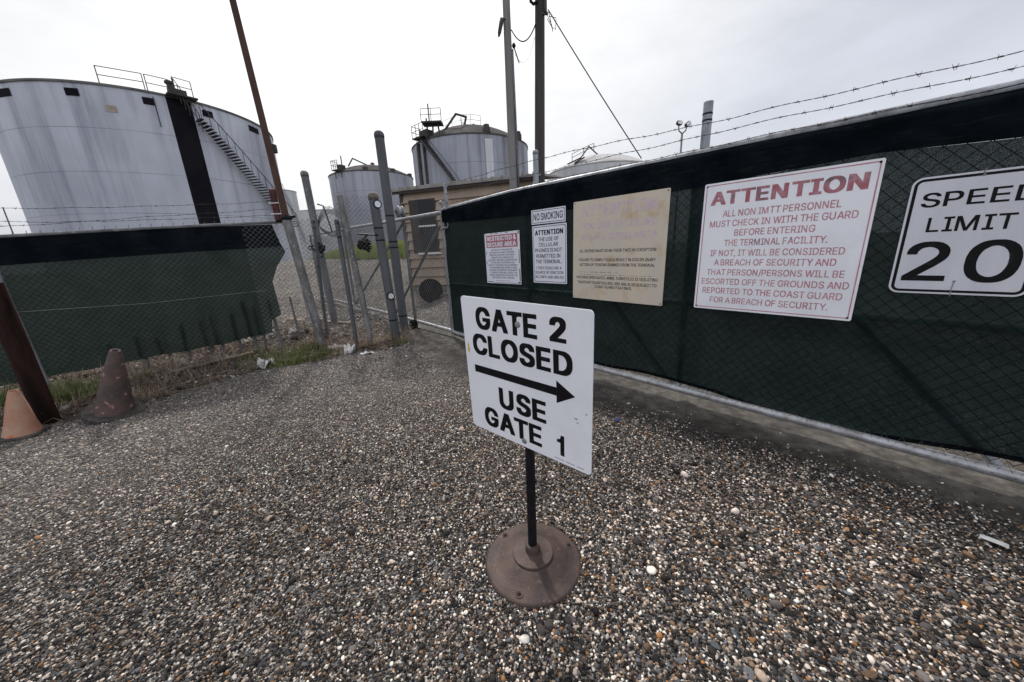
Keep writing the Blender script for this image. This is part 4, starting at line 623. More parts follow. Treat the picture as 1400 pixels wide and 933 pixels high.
# ------------------------------------------------------------------ portable sign in the foreground
ps = thing('portable_sign', 'white GATE 2 CLOSED sign with black arrow on a brown round stand in the gravel', 'sign', (0.053, 1.357, 0.0))
cb = Vector((0.053, 1.357, 0.0))
mb = MB()
mb.lathe([(0.234, -0.012), (0.236, 0.010), (0.231, 0.018), (0.222, 0.021), (0.178, 0.026), (0.165, 0.031), (0.12, 0.050), (0.105, 0.056), (0.098, 0.058)], cb, 64)
mb.build('base', M['iron'], ps, 'auto')
mb = MB(); mb.lathe([(0.100, 0.0575), (0.100, 0.064), (0.097, 0.067), (0.04, 0.070), (0.0355, 0.072), (0.0355, 0.108), (0.033, 0.111), (0.026, 0.111)], cb, 48)
mb.build('collar', M['iron'], ps, 'auto')
for a in (-128, 2, 118):                                  # bolt holes in the rim
    c = cb + Vector((0.198 * math.cos(R(a + 16)), 0.198 * math.sin(R(a + 16)), 0.0236))
    mb = MB(); mb.lathe([(0.0175, -0.004), (0.0175, 0.0025), (0.0150, 0.0032), (0.0140, 0.0012)], c, 20)
    mb.build('bolt_seat', M['iron'], ps, True)
    mb = MB(); mb.lathe([(0.0088, 0.0), (0.0088, 0.0022)], c, 16); mb.build('bolt_hole', M['black_rubber'], ps)
pt = Vector((0.046, 1.352, 1.262)) + Vector((0.016, 0.022, 0.0))
pb = cb + Vector((0.0, 0.002, 0.08))
mb = MB(); mb.tube([pb, pb.lerp(pt, 0.5), pt], 0.0215, 20); mb.build('post', M['black_paint'], ps, 'auto')
sc_, yaw, rol, pit = Vector((0.0296, 1.33, 0.978)), -0.7131, -0.0261, -0.0484
ex = Vector((math.cos(yaw), math.sin(yaw), 0)); nz_ = Vector((0, 0, 1)); ny_ = nz_.cross(ex); up = math.cos(pit) * nz_ + math.sin(pit) * ny_
e1 = math.cos(rol) * ex + math.sin(rol) * up; e2 = -math.sin(rol) * ex + math.cos(rol) * up; e3 = e1.cross(e2).normalized()
WS, HS = 0.6497, 0.6533
TLs = sc_ - e1 * WS / 2 + e2 * HS / 2
def TS(a, n, z): return TLs + e1 * a + e3 * n + e2 * z
sheet(ps, TS, WS, HS, 0.016, M['sign_white'], 'sign_panel', 0.004)
letters([(BOLD, 'GATE', 0.133, 0.641, 0.212, 0.062), (BOLD, '2', 0.728, 0.839, 0.205, 0.060), (BOLD, 'CLOSED', 0.083, 0.878, 0.399, 0.251),
         (BOLD, 'USE', 0.296, 0.688, 0.76, 0.607), (BOLD, 'GATE', 0.137, 0.649, 0.948, 0.796), (BOLD, '1', 0.765, 0.818, 0.945, 0.801)], TS, WS, HS, M['ink'], ps)
mb = MB(TS)
mb.add([(u * WS, 0.0008, -v * HS) for u, v in ((0.08, 0.539), (0.768, 0.539), (0.768, 0.485), (0.08, 0.485))], [(0, 1, 2, 3)])
mb.add([(u * WS, 0.0008, -v * HS) for u, v in ((0.7682, 0.587), (0.894, 0.513), (0.7682, 0.44))], [(0, 1, 2)])
mb.build('arrow', M['ink'], ps)
mb = MB(TS)
for a0, a1, v in ((0.745, 0.815, 0.9745), (0.828, 0.89, 0.9745), (0.905, 0.955, 0.9745)):
    mb.add([(u * WS, 0.0007, -vv * HS) for u, vv in ((a0, v + 0.003), (a1, v + 0.003), (a1, v), (a0, v))], [(0, 1, 2, 3)])
mb.build('fine_print', M['ink'], ps)
mb = MB(TS)
sm_ = [(0.0335 + 0.0105 * math.cos(2 * PI * k / 14) * (1 + 0.35 * math.sin(k * 2.3)), 0.37 + 0.036 * math.sin(2 * PI * k / 14) * (1 + 0.25 * math.cos(k * 3.1))) for k in range(14)]
mb.add([(u * WS, 0.0009, -v * HS) for u, v in sm_], [tuple(range(13, -1, -1))])
mb.build('paint_smear', M['yellow'], ps)
mb = MB(TS)
for (u, v, ru, rv) in ((0.965, 0.602, 0.006, 0.004), (0.90, 0.65, 0.012, 0.004), (0.91, 0.675, 0.008, 0.003)):
    mb = MB(TS); mb.add([((u + ru * math.cos(k) * (1 + 0.3 * math.sin(3 * k))) * WS, 0.0009, -(v + rv * math.sin(k)) * HS) for k in [2 * PI * q / 10 for q in range(10)]], [tuple(range(9, -1, -1))]); mb.build('scuff', M['galv'], ps)
bolts(ps, TS, [(0.4965 * WS, -0.140 * HS), (0.501 * WS, -0.955 * HS)], 0.0135)
mb = MB(); c0 = Vector(TS(0.494 * WS, 0.0, -0.088 * HS)); mb.lathe([(0.0048, 0), (0.0048, 0.0012)], c0, 12, e3.to_track_quat('Z', 'Y').to_matrix()); mb.build('bolt_hole', M['black_rubber'], ps)

# ------------------------------------------------------------------ chain link and barbed wire
def chain(mb, a0, a1, z0, z1, pitch=0.08, r=0.0019, n=0.0, clip=None):
    """wire diamonds in the (a, z) plane as crossing wires, each a thin bar"""
    h = z1 - z0
    def seg(p, q):
        d = Vector((q[0] - p[0], 0, q[1] - p[1])); L = d.length
        if L < 0.02: return
        d.normalize(); s_ = Vector((-d.z, 0, d.x)) * r; t_ = Vector((0, r, 0))
        A = Vector((p[0], n, p[1])); B = Vector((q[0], n, q[1]))
        mb.add([A + s_, A + t_, A - s_, A - t_, B + s_, B + t_, B - s_, B - t_], [(0, 1, 5, 4), (1, 2, 6, 5), (2, 3, 7, 6), (3, 0, 4, 7)])
    k = -int(h / pitch) - 2
    while a0 + k * pitch < a1 + h + pitch:
        for sgn in (1, -1):
            base = a0 + k * pitch
            # z = z0 + sgn' * (a - base)
            if sgn == 1: pa, pz, qa, qz = base, z0, base + h, z1
            else: pa, pz, qa, qz = base, z1, base + h, z0
            t0 = max(0, (a0 - pa) / h); t1 = min(1, (a1 - pa) / h)
            if t1 > t0: seg((pa + t0 * h, pz + (qz - pz) * t0), (pa + t1 * h, pz + (qz - pz) * t1))
        k += 1

def barbed(name, pts, parent, sp=0.13, r=0.0024):
    """two strand wire along a polyline of world points, with four point barbs"""
    pts = [Vector(p) for p in pts]
    L = [0]
    for a, b in zip(pts, pts[1:]): L.append(L[-1] + (b - a).length)
    def at_(d):
        for i in range(len(pts) - 1):
            if d <= L[i + 1] or i == len(pts) - 2:
                t_ = (d - L[i]) / (L[i + 1] - L[i]); return pts[i].lerp(pts[i + 1], t_), (pts[i + 1] - pts[i]).normalized()
    mb = MB(); n_ = int(L[-1] / 0.02)
    for ph in (0, PI):
        P = []
        for i in range(n_ + 1):
            p, t_ = at_(L[-1] * i / n_)
            s_ = Vector((0, 0, 1)); o_ = t_.cross(s_).normalized()
            a = ph + i * 1.1
            wob = 0.004 * math.sin(i * 0.21) + 0.003 * math.sin(i * 0.083 + 2)
            P.append(p + (s_ * math.cos(a) + o_ * math.sin(a)) * r * 0.8 + s_ * wob)
        mb.tube(P, r * 0.62, 4, False)
    d = random.uniform(0.02, sp)
    while d < L[-1]:
        p, t_ = at_(d); i = d / 0.02
        p = p + Vector((0, 0, 0.004 * math.sin(i * 0.21) + 0.003 * math.sin(i * 0.083 + 2)))
        o_ = t_.cross(Vector((0, 0, 1))).normalized()
        mb.tube([p - t_ * 0.009, p + t_ * 0.009], r * 1.7, 6)
        for q in range(2):
            a = random.uniform(0, PI); v = Vector((0, 0, 1)) * math.cos(a) + o_ * math.sin(a) + t_ * random.uniform(-0.6, 0.6)
            c = p + t_ * (0.007 if q else -0.007)
            mb.tube([c - v * 0.016, c + v * 0.016], r * 0.5, 4)
        d += sp * random.uniform(0.92, 1.08)
    return mb.build(name, M['barb'], parent)

# ------------------------------------------------------------------ the sliding gate
gate = thing('sliding_gate', 'long grey steel sliding gate of chain link topped with barbed wire', 'gate', TG(0, 0, 0))
NR = -0.066
def rail(name, pts, r, m, parent, n=12):
    mb = MB(TG); mb.tf = None; mb.tube([TG(*p) for p in pts], r, n); return mb.build(name, m, parent, 'auto')
END = 8.6
rail('end_post', [(0.0, NR, 0.05), (0.005, NR, 2.3)], 0.030, M['galv'], gate)
mb = MB(); mb.lathe([(0.036, -0.02), (0.036, 0.02), (0.02, 0.035), (0.003, 0.038)], TG(0.005, NR, 2.30), 12); mb.build('post_cap', M['galv'], gate, True)
rail('top_rail', [(0.0, NR, 2.19), (1.8, NR, 2.222), (4, NR, 2.19), (END, NR, 2.15)], 0.034, M['galv'], gate)
NB = -0.012
rail('bottom_rail', [(0.0, NR, 0.105), (0.25, NB, 0.107), (3.4, NB, 0.130), (5.5, NB, 0.118), (END, NB, 0.118)], 0.034, M['galv_bright'], gate)
rail('middle_rail', [(0.0, NR, 0.96), (END, NR, 0.95)], 0.028, M['galv'], gate)
for s_ in (2.03, 4.04, 6.1, END):
    rail('stile', [(s_, NR, 0.11), (s_, NR, 2.18)], 0.030, M['galv'], gate)
for s_ in (1.28, 3.27, 5.15, 7.2):
    rail('brace', [(s_, NR, 0.95), (s_ + 0.745, NR, 0.12)], 0.024, M['galv'], gate)
# counterweight tail behind the post, bare chain link
rail('tail_top_rail', [(0.0, NR, 2.15), (-1.4, NR, 2.175), (-4.4, NR, 2.24), (-8.8, NR, 2.30)], 0.034, M['galv'], gate)
rail('tail_bottom_rail', [(0.0, NR, 0.105), (-1.77, NR, 0.13), (-4.0, NR, 0.14), (-8.8, NR, 0.14)], 0.034, M['galv_bright'], gate)
rail('stile', [(-1.45, NR, 0.12), (-1.45, NR, 2.17)], 0.030, M['galv_dark'], gate)
rail('stile', [(-5.2, NR, 0.13), (-5.2, NR, 2.24)], 0.030, M['galv_dark'], gate)
rail('stile', [(-8.8, NR, 0.14), (-8.8, NR, 2.29)], 0.030, M['galv_dark'], gate)
rail('brace', [(-0.1, NR, 1.95), (-2.45, NR, 0.15)], 0.026, M['galv_dark'], gate)
rail('brace', [(-1.5, NR, 2.1), (-5.15, NR, 0.17)], 0.026, M['galv_dark'], gate)
mb = MB(TG); chain(mb, 0.0, END, 0.175, 2.10, 0.08, 0.0019, -0.004); mb.build('chain_link', M['wire'], gate)
P = []
for i in range(int((END - 0.3) / 0.04)):
    a = 0.3 + i * 0.04; zc = float(np.interp(a, [0, 3.4, 5.5, END], [0.106, 0.130, 0.118, 0.118]))
    P.append(TG(a, NB + 0.0355, zc - 0.004) if i % 2 else TG(a, -0.012, zc + 0.072))
mb = MB(); mb.tube(P, 0.0021, 5); mb.build('mesh_loops', M['wire_tail'], gate)
mb = MB(TG); chain(mb, -8.8, -0.02, 0.10, 2.16, 0.08, 0.0025, -0.012); mb.build('tail_chain_link', M['wire_light'], gate)
# drop pole at the free end
mb = MB(); mb.tube([TG(0.02, NR + 0.02, 1.90), TG(0.20, NR + 0.02, 1.90), TG(0.205, NR + 0.02, 1.93), TG(0.205, NR + 0.02, 2.52)], 0.024, 12)
mb.lathe([(0.033, 0), (0.036, 0.03), (0.025, 0.05), (0.004, 0.056)], TG(0.205, NR + 0.02, 2.51), 12)
mb.lathe([(0.034, 0), (0.034, 0.05)], TG(0.205, NR + 0.02, 2.12), 12); mb.lathe([(0.034, 0), (0.034, 0.03)], TG(0.205, NR + 0.02, 2.30), 12)
mb.tube([TG(0.0, NR + 0.02, 2.27), TG(0.21, NR + 0.02, 2.285)], 0.011, 8)
mb.build('drop_pole', M['galv'], gate, 'auto')
mb = MB(); mb.lathe([(0.034, -0.045), (0.038, 0.0), (0.034, 0.045)], TG(0.0, NR, 0.105), 12); mb.build('rail_clamp', M['galv'], gate, True)
mb = MB(); mb.lathe([(0.036, -0.03), (0.038, 0.0), (0.036, 0.03)], TG(0.0, NR, 2.15), 12); mb.build('rail_clamp', M['galv'], gate, True)
def gwire(zs):
    return [TG(a, -0.03, float(np.interp(a, [0.2, 2.46, 4.28, 5.54, 7.2, END], zs))) for a in np.linspace(0.2, END, 40)]
barbed('barbed_wire', gwire([2.545, 2.500, 2.382, 2.331, 2.29, 2.26]), gate, 0.135)
barbed('barbed_wire', gwire([2.40, 2.35, 2.307, 2.262, 2.225, 2.20]), gate, 0.135)
barbed('barbed_wire', gwire([2.26, 2.245, 2.212, 2.185, 2.165, 2.15]), gate, 0.135)
mb = MB()
for s_ in (2.03, 4.04, 6.1, END): mb.tube([TG(s_, NR, 2.17), TG(s_, -0.035, 2.45)], 0.006, 6)
mb.build('wire_arm', M['galv_dark'], gate) if False else None

# ------------------------------------------------------------------ the screen on the gate
scr = thing('privacy_screen', 'dark green windscreen mesh tied along the sliding gate behind its signs', 'fence screen', TG(0.1, 0, 0))
def top_z(a): return float(np.interp(a, [0.1, 0.9, 1.8, 3.4, 4.3, 5.1, 5.6, END], [2.185, 2.205, 2.222, 2.200, 2.182, 2.165, 2.16, 2.13]))
def hem_z(a): return float(np.interp(a, [0.1, 1.2, 2.5, 4.1, 5.1, 5.6, END], [1.985, 1.93, 1.895, 1.925, 1.965, 1.93, 1.90]))
def bot_z(a): return float(np.interp(a, [0.1, 0.3, 1.6, 3.1, 4.0, 4.35, 4.73, 5.2, 5.5, 5.95, END], [0.05, 0.045, 0.10, 0.17, 0.195, 0.165, 0.135, 0.115, 0.155, 0.205, 0.2])) + 0.006 * math.sin(a * 9)
def wav(a, z): return max(-0.0325, wav0(a, z))
def wav0(a, z): return -0.026 + 0.020 * noise.noise(Vector((a * 1.7, z * 1.9, 1))) + 0.009 * noise.noise(Vector((a * 5 + z * 2, z * 3, 5)))
def cloth(u, v):
    a = 0.1 + u * (END - 0.15); z0, z1 = bot_z(a), hem_z(a); z = z0 + (z1 - z0) * v
    return (a, wav(a, z) + abs(0.012 * noise.noise(Vector((a * 6, 0, 9))) * max(0, 1 - v * 8)), z)
mb = MB(TG); mb.grid(cloth, 420, 60); mb.build('mesh_cloth', M['screen'], scr, True)
def hemf(u, v):
    a = 0.1 + u * (END - 0.15); z0, z1 = hem_z(a) - 0.004, top_z(a); z = z0 + (z1 - z0) * v
    return (a, 0.004 + 0.008 * noise.noise(Vector((a * 1.6, z * 9, 1))) + 0.004 * noise.noise(Vector((a * 5, z * 14, 5))) - 0.04 * max(0, v - 0.85) / 0.15, z)
mb = MB(TG); mb.grid(hemf, 420, 16); mb.build('hem', M['hem'], scr, True)
def bhem(u, v):
    a = 0.1 + u * (END - 0.15); z = bot_z(a) + 0.035 * v
    return (a, wav(a, z) + 0.005 - 0.004 * math.cos(v * PI), z - 0.003)
mb = MB(TG); mb.grid(bhem, 420, 4); mb.build('bottom_hem', M['hem'], scr, True)
for a in (0.9, 2.6, 5.26, 6.6):
    mb = MB(); c0 = TG(a, -0.006, hem_z(a) + 0.02); mb.lathe([(0.009, -0.004), (0.009, 0.004), (0.004, 0.005)], c0, 10, n_g.to_track_quat('Z', 'Y').to_matrix()); mb.build('grommet', M['galv'], scr)

# ------------------------------------------------------------------ signs on the gate
def gate_sign(name, label, s0, s1, z1, z0, m, r=0.008, tilt=0.0, dz=0.0):
    W, H = s1 - s0, z1 - z0
    o = thing(name, label, 'sign', TG(s0, 0.012, z0))
    ca, sa = math.cos(tilt), math.sin(tilt)
    def tf(a, n, z): return TG(s0 + a * ca - z * sa, 0.012 + n, z1 + a * sa + z * ca)
    sheet(o, tf, W, H, r, m)
    return o, tf, W, H
# restricted area
o, tf, W, H = gate_sign('warning_sign', 'small white sign with a red RESTRICTED & SECURE AREA block over fine print', 1.215, 1.945, 1.732, 1.037, M['sign_pale'], tilt=0.006)
mb = MB(tf); mb.add([(u * W, 0.0006, -v * H) for u, v in ((0.052, 0.285), (0.947, 0.291), (0.947, 0.045), (0.052, 0.040))], [(0, 1, 2, 3)]); mb.build('red_panel', M['red_block'], o)
letters([(BOLD, 'RESTRICTED &', 0.083, 0.908, 0.153, 0.065), (BOLD, 'SECURE AREA', 0.077, 0.907, 0.268, 0.181)], tf, W, H, M['sign_pale'], o, 'heading', 0.0012)
small = ['NOTICE TO THIS AREA IS', 'RESTRICTED. UNAUTHORIZED', 'PRESENCE WITHIN THIS AREA', 'CONSTITUTES A BREACH OF', 'SECURITY AND WILL BE REPORTED', 'TO THE NRC. ENTERING THIS', 'FACILITY IS DEEMED VALID CONSENT',
         'TO SCREENING AND INSPECTIONS.', 'FAILURE TO CONSENT OR SUBMIT', 'TO INSPECTION WILL RESULT IN', 'DENIAL AND REVOCATION OF THE', 'AUTHORIZATION TO ENTER']
ex_ = [(0.188, 0.80), (0.13, 0.85), (0.13, 0.85), (0.17, 0.82), (0.08, 0.92), (0.15, 0.85), (0.07, 0.92), (0.09, 0.92), (0.10, 0.92), (0.12, 0.90), (0.10, 0.91), (0.169, 0.815)]
letters([(MEDIUM, t_, a_, b_, 0.35 + 0.0496 * i, 0.319 + 0.0496 * i) for i, (t_, (a_, b_)) in enumerate(zip(small, ex_))], tf, W, H, M['ink'], o)
mb = MB(tf)
for (u0, u1, v0, v1) in ((0.27, 0.71, 0.945, 0.94), (0.03, 0.2, 0.978, 0.965), (0.24, 0.92, 0.985, 0.978), (0.93, 0.985, 0.985, 0.955), (0.03, 0.045, 0.42, 0.35), (0.03, 0.042, 0.62, 0.54), (0.965, 0.98, 0.6, 0.34), (0.965, 0.985, 0.94, 0.7), (0.02, 0.05, 0.028, 0.012), (0.2, 0.26, 0.02, 0.008), (0.32, 0.42, 0.018, 0.008), (0.5, 0.52, 0.02, 0.006), (0.62, 0.70, 0.02, 0.008), (0.96, 0.985, 0.06, 0.01)):
    mb = MB(tf); mb.add([(u * W, 0.0007, -v * H) for u, v in ((u0, v0), (u1, v0), (u1, v1), (u0, v1))], [(0, 1, 2, 3)]); mb.build('border_remains', M['ink'], o)
# no smoking
o, tf, W, H = gate_sign('warning_sign', 'narrow white NO SMOKING sign hung right above the cellular phone notice', 2.173, 2.706, 1.946, 1.781, M['sign_pale'], tilt=-0.008)
border(o, tf, W, H, 0.013, 0.006, M['ink'], 0.004)
letters([(MEDIUM, 'NO SMOKING', 0.07, 0.93, 0.735, 0.26)], tf, W, H, M['ink'], o)
bolts(o, tf, [(0.03, -0.03), (W - 0.03, -0.03)], 0.005)
# cell phones
o, tf, W, H = gate_sign('warning_sign', 'tall white sign ATTENTION THE USE OF CELLULAR PHONES IS NOT PERMITTED, below NO SMOKING', 2.180, 2.719, 1.762, 1.077, M['sign_pale'], tilt=0.003)
border(o, tf, W, H, 0.014, 0.006, M['ink'], 0.004)
letters([(BOLD, 'ATTENTION', 0.085, 0.909, 0.163, 0.08)], tf, W, H, M['ink'], o, 'heading')
letters([(MEDIUM, t_, a_, b_, v_, v_ - 0.064) for t_, a_, b_, v_ in (('THE USE OF', 0.185, 0.78, 0.267), ('CELLULAR', 0.202, 0.764, 0.359), ('PHONES IS NOT', 0.084, 0.873, 0.456), ('PERMITTED IN', 0.10, 0.826, 0.555), ('THE TERMINAL.', 0.091, 0.869, 0.651))]
        + [(MEDIUM, t_, a_, b_, v_, v_ - 0.048) for t_, a_, b_, v_ in (('(THEY COULD BE A', 0.102, 0.858, 0.756), ('SOURCE OF IGNITION', 0.063, 0.902, 0.834), ('IN LOW FLASH AREAS)', 0.056, 0.923, 0.914))], tf, W, H, M['ink'], o)
bolts(o, tf, [(0.03, -0.03), (W - 0.03, -0.03), (0.03, -H + 0.03), (W - 0.03, -H + 0.03)], 0.005)
# yellowed sign
o, tf, W, H = gate_sign('warning_sign', 'large yellowed tan sign with flaking purple heading and black lines about TWIC', 2.818, 3.867, 1.962, 0.927, M['sign_tan'], 0.012, tilt=-0.008)
letters([(BOLD, 'ATTENTION', 0.098, 0.899, 0.156, 0.054), (BOLD, 'YOU ARE ENTERING', 0.105, 0.916, 0.284, 0.22), (BOLD, 'RESTRICTED AREA', 0.11, 0.922, 0.389, 0.332)], tf, W, H, M['ink_purple'], o, 'faded_heading')
letters([(MEDIUM, t_, a_, b_, v_, v_ - 0.028) for t_, a_, b_, v_ in (('ALL ENTRIES MUST SCAN THEIR TWIC NO EXCEPTION', 0.085, 0.911, 0.511), ('FAILURE TO COMPLY COULD RESULT IN DISCIPLINARY', 0.076, 0.914, 0.601),
         ('ACTION UP TO BEING BANNED FROM THE TERMINAL', 0.086, 0.907, 0.651), ('HOLDING OPEN GATES, ARMS, TURNSTILES IS VIOLATING', 0.05, 0.944, 0.783), ('TSA/COAST GUARD RULING, AND ARE ALSO SUBJECT TO', 0.06, 0.937, 0.835), ('COAST GUARD/TSA FINES.', 0.281, 0.698, 0.875))], tf, W, H, M['ink'], o)
for v, u0, u1 in ((0.715, 0.087, 0.551), (0.742, 0.087, 0.906)):   # a line of which only the feet of the letters are left
    nq = int((u1 - u0) / 0.008); mb = MB(tf); V = []
    for q in range(nq + 1):
        u = u0 + (u1 - u0) * q / nq; h_ = max(0.0003, random.choice((0.0003, 0.0003, 0.002, 0.0045))); V += [(u * W, 0.0007, -v * H), (u * W, 0.0007, -(v - h_) * H)]
    mb.add(V, [(2 * q, 2 * q + 2, 2 * q + 3, 2 * q + 1) for q in range(nq)]); mb.build('worn_print', M['ink'], o)
bolts(o, tf, [(0.018, -0.018), (W - 0.018, -0.018), (0.018, -H + 0.018), (W - 0.018, -H + 0.018)], 0.006, M['black_paint'])
# big attention sign
o, tf, W, H = gate_sign('warning_sign', 'large white sign with all lines in faded red, ALL NON IMTT PERSONNEL', 4.145, 5.147, 1.932, 0.932, M['sign_white'], 0.012, tilt=-0.004)
border(o, tf, W, H, 0.014, 0.007, M['ink_pale_red'], 0.006)
letters([(BOLD, 'ATTENTION', 0.055, 0.948, 0.167, 0.067)], tf, W, H, M['ink_red'], o, 'heading')
att_ = (('ALL NON IMTT PERSONNEL', 0.152, 0.841, 0.261), ('MUST CHECK IN WITH THE GUARD', 0.064, 0.93, 0.335), ('BEFORE ENTERING', 0.246, 0.731, 0.408), ('THE TERMINAL FACILITY.', 0.184, 0.806, 0.484), ('IF NOT, IT WILL BE CONSIDERED', 0.09, 0.902, 0.562),
        ('A BREACH OF SECURITY AND', 0.126, 0.871, 0.636), ('THAT PERSON/PERSONS WILL BE', 0.078, 0.923, 0.714), ('ESCORTED OFF THE GROUNDS AND', 0.045, 0.956, 0.79), ('REPORTED TO THE COAST GUARD', 0.059, 0.935, 0.865), ('FOR A BREACH OF SECURITY.', 0.122, 0.873, 0.941))
letters([(MEDIUM, t_, a_, b_, v_, v_ - 0.048) for t_, a_, b_, v_ in att_], tf, W, H, M['ink_pale_red'], o)
bolts(o, tf, [(0.02, -0.02), (W - 0.02, -0.02), (0.02, -H + 0.02), (W - 0.02, -H + 0.02)], 0.007, M['black_paint'])
# speed limit
o, tf, W, H = gate_sign('speed_limit_sign', 'grey white SPEED LIMIT 20 road sign with black border, rightmost on the gate', 5.277, 5.777, 1.788, 1.133, M['sign_grey'], 0.045)
border(o, tf, W, H, 0.010, 0.014, M['ink'], 0.036)
def sp_(a): return (a - 5.277) / W
def zp(z): return (1.788 - z) / H
letters([(MEDIUM, 'SPEED', sp_(5.329), sp_(5.722), zp(1.623), zp(1.700)), (MEDIUM, 'LIMIT', sp_(5.372), sp_(5.672), zp(1.485), zp(1.565)), (MEDIUM, '20', sp_(5.321), sp_(5.727), zp(1.207), zp(1.430))], tf, W, H, M['ink'], o)
bolts(o, tf, [(W / 2, -0.02), (W / 2, -H + 0.075)], 0.006)
mb = MB(tf); mb.tube([(W / 2, 0.002, -0.02), (W / 2 - 0.002, 0.004, -0.0), (W / 2 + 0.004, 0.003, 0.012)], 0.002, 6); mb.build('wire_tie', M['galv'], o)
mb = MB(tf); mb.tube([(W / 2, 0.002, -H + 0.075), (W / 2 - 0.003, 0.004, -H + 0.03), (W / 2 - 0.002, 0.003, -H - 0.01)], 0.002, 6)
mb.build('wire_tie', M['galv'], o)

# ------------------------------------------------------------------ left fence
FEND = 2.86
fence = thing('chain_link_fence', 'chain link fence left of the gate with barbed wire over a dark green screen', 'fence', TF(0, 0, gz1(O_f.x, O_f.y)))
def ftop(a): return float(np.interp(a, [-4, 0.09, 1.31, 2.8, 3.6, 4.3], [1.70, 1.905, 1.978, 2.05, 2.09, 2.12]))
A_ = list(np.linspace(-3.6, FEND, 24))
mb = MB(); mb.tube([TF(a, -0.02, ftop(a)) for a in A_], 0.021, 10); mb.build('top_rail', M['galv_dark'], fence, 'auto')
def chain_var(mb, a0, a1, zt, zb, pitch, r, n):
    """chain link whose top and bottom follow zt(a), zb(a)"""
    k = a0 - 2.6
    while k < a1 + 2.6:
        for sg in (1, -1):
            q0, q1 = sorted(((a0 - k) * sg, (a1 - k) * sg)); q0 = max(q0, 0.0); q1 = min(q1, 2.6)
            if q1 - q0 < 0.02: continue
            za = max(q0, zb(k + sg * q0), zb(k + sg * min(q0 + 0.2, q1))); ze = q1
            for _ in range(6): ze = min(q1, zt(k + sg * ze))
            if ze - za < 0.02: continue
            p = Vector((k + sg * za, n, za)); q = Vector((k + sg * ze, n, ze))
            d = (q - p).normalized(); s_ = Vector((-d.z, 0, d.x)) * r; t_ = Vector((0, r, 0))
            mb.add([p + s_, p + t_, p - s_, p - t_, q + s_, q + t_, q - s_, q - t_], [(0, 1, 5, 4), (1, 2, 6, 5), (2, 3, 7, 6), (3, 0, 4, 7)])
        k += pitch
fz = lambda a: float(np.interp(a, [-4, 0, 1.5, 2.2, 2.9, 3.4, 4.4], [0.0, 0.06, 0.14, 0.27, 0.30, 0.08, 0.02]))
fh0 = lambda a: float(np.interp(a, [-4, 0, 1.31, 2.9], [1.45, 1.593, 1.655, 1.73])) + 0.01
mb = MB(TF); chain_var(mb, -3.6, 2.3, fh0, fz, 0.068, 0.0016, 0.003); mb.build('chain_link', M['wire_shaded'], fence)
mb = MB(TF); chain_var(mb, 2.3, FEND - 0.03, lambda a: ftop(a) + 0.02, fz, 0.068, 0.0018, 0.012); mb.build('end_chain_link', M['wire_light'], fence)
mb = MB(TF); chain_var(mb, FEND + 0.12, 4.22, lambda a: float(np.interp(a, [2.9, 3.2, 3.62, 3.8, 4.22], [2.06, 2.10, 2.36, 2.44, 2.44])), fz, 0.068, 0.0021, -0.02); mb.build('corner_chain_link', M['wire_light'], fence)
mb = MB(); mb.tube([TF(a, 0.01, z) for a, z in ((2.855, 2.03), (2.875, 1.2), (2.89, 0.5))], 0.008, 6); mb.build('tension_bar', M['galv'], fence)
mb = MB(); mb.tube([TF(-0.03, 0.0, gz1(O_f.x, O_f.y) - 0.1), TF(-0.06, 0.0, 1.92)], 0.036, 12); mb.build('fence_post', M['galv'], fence, 'auto')
def fw(pts): return [TF(a, -0.03, z) for a, z in pts]
barbed('barbed_wire', fw([(-3, 2.13), (0.17, 2.205), (1.37, 2.243), (2.86, 2.335)]), fence, 0.15, 0.0022)
barbed('barbed_wire', fw([(-3, 1.93), (0.13, 2.012), (1.34, 2.115), (2.86, 2.24)]), fence, 0.15, 0.0022)
barbed('barbed_wire', fw([(-3, 2.02), (0.13, 2.064), (0.52, 2.062), (1.34, 2.078), (2.86, 2.15)]), fence, 0.15, 0.0022)
mb = MB(); mb.tube([TF(0.18, -0.02, 1.89), TF(0.178, -0.03, 2.22)], 0.006, 6); mb.build('wire_arm', M['galv_dark'], fence)
for i in range(60):
    a = -3.5 + i * 0.108
    if a < FEND: mb = MB(); mb.tube([TF(a, -0.02, ftop(a) + 0.015), TF(a + 0.006, -0.02, ftop(a) + 0.052)], 0.003, 5); mb.build('wire_end', M['wire_light'], fence)

scl = thing('privacy_screen', 'dark green windscreen mesh hung on the left chain link fence with a frayed folded end', 'fence screen', TF(0, -0.01, 0.2))
def f_hem(a): return float(np.interp(a, [-4, 0, 1.31, 2.9], [1.45, 1.593, 1.655, 1.73]))
def f_bot(a): return float(np.interp(a, [-3.7, -0.15, 0.03, 0.55, 0.92, 1.71, 2.35, 2.4], [0.02, 0.21, 0.238, 0.274, 0.304, 0.35, 0.43, 0.44])) + 0.008 * math.sin(a * 13)
def fr_end(z):  # ragged right hand end of the cloth
    return float(np.interp(z, [0.42, 0.46, 0.64, 0.68, 1.2, 1.42, 1.62, 1.75, 2.0], [2.36, 2.38, 2.41, 2.54, 2.52, 2.62, 2.765, 2.72, 2.67]))
def fcl(u, v):
    a = -3.6 + u * 6.0; z = f_bot(a) + (f_hem(a) - f_bot(a)) * v
    x_ = a if u < 0.85 else a + (u - 0.85) / 0.15 * (fr_end(z) - (-3.6 + 6.0))
    return (x_, -0.020 + 0.016 * noise.noise(Vector((a * 1.8, z * 1.6, 3))) + 0.008 * noise.noise(Vector((a * 5, z * 2, 8))), z)
mb = MB(TF); mb.grid(fcl, 220, 50); mb.build('mesh_cloth', M['screen_left'], scl, True)
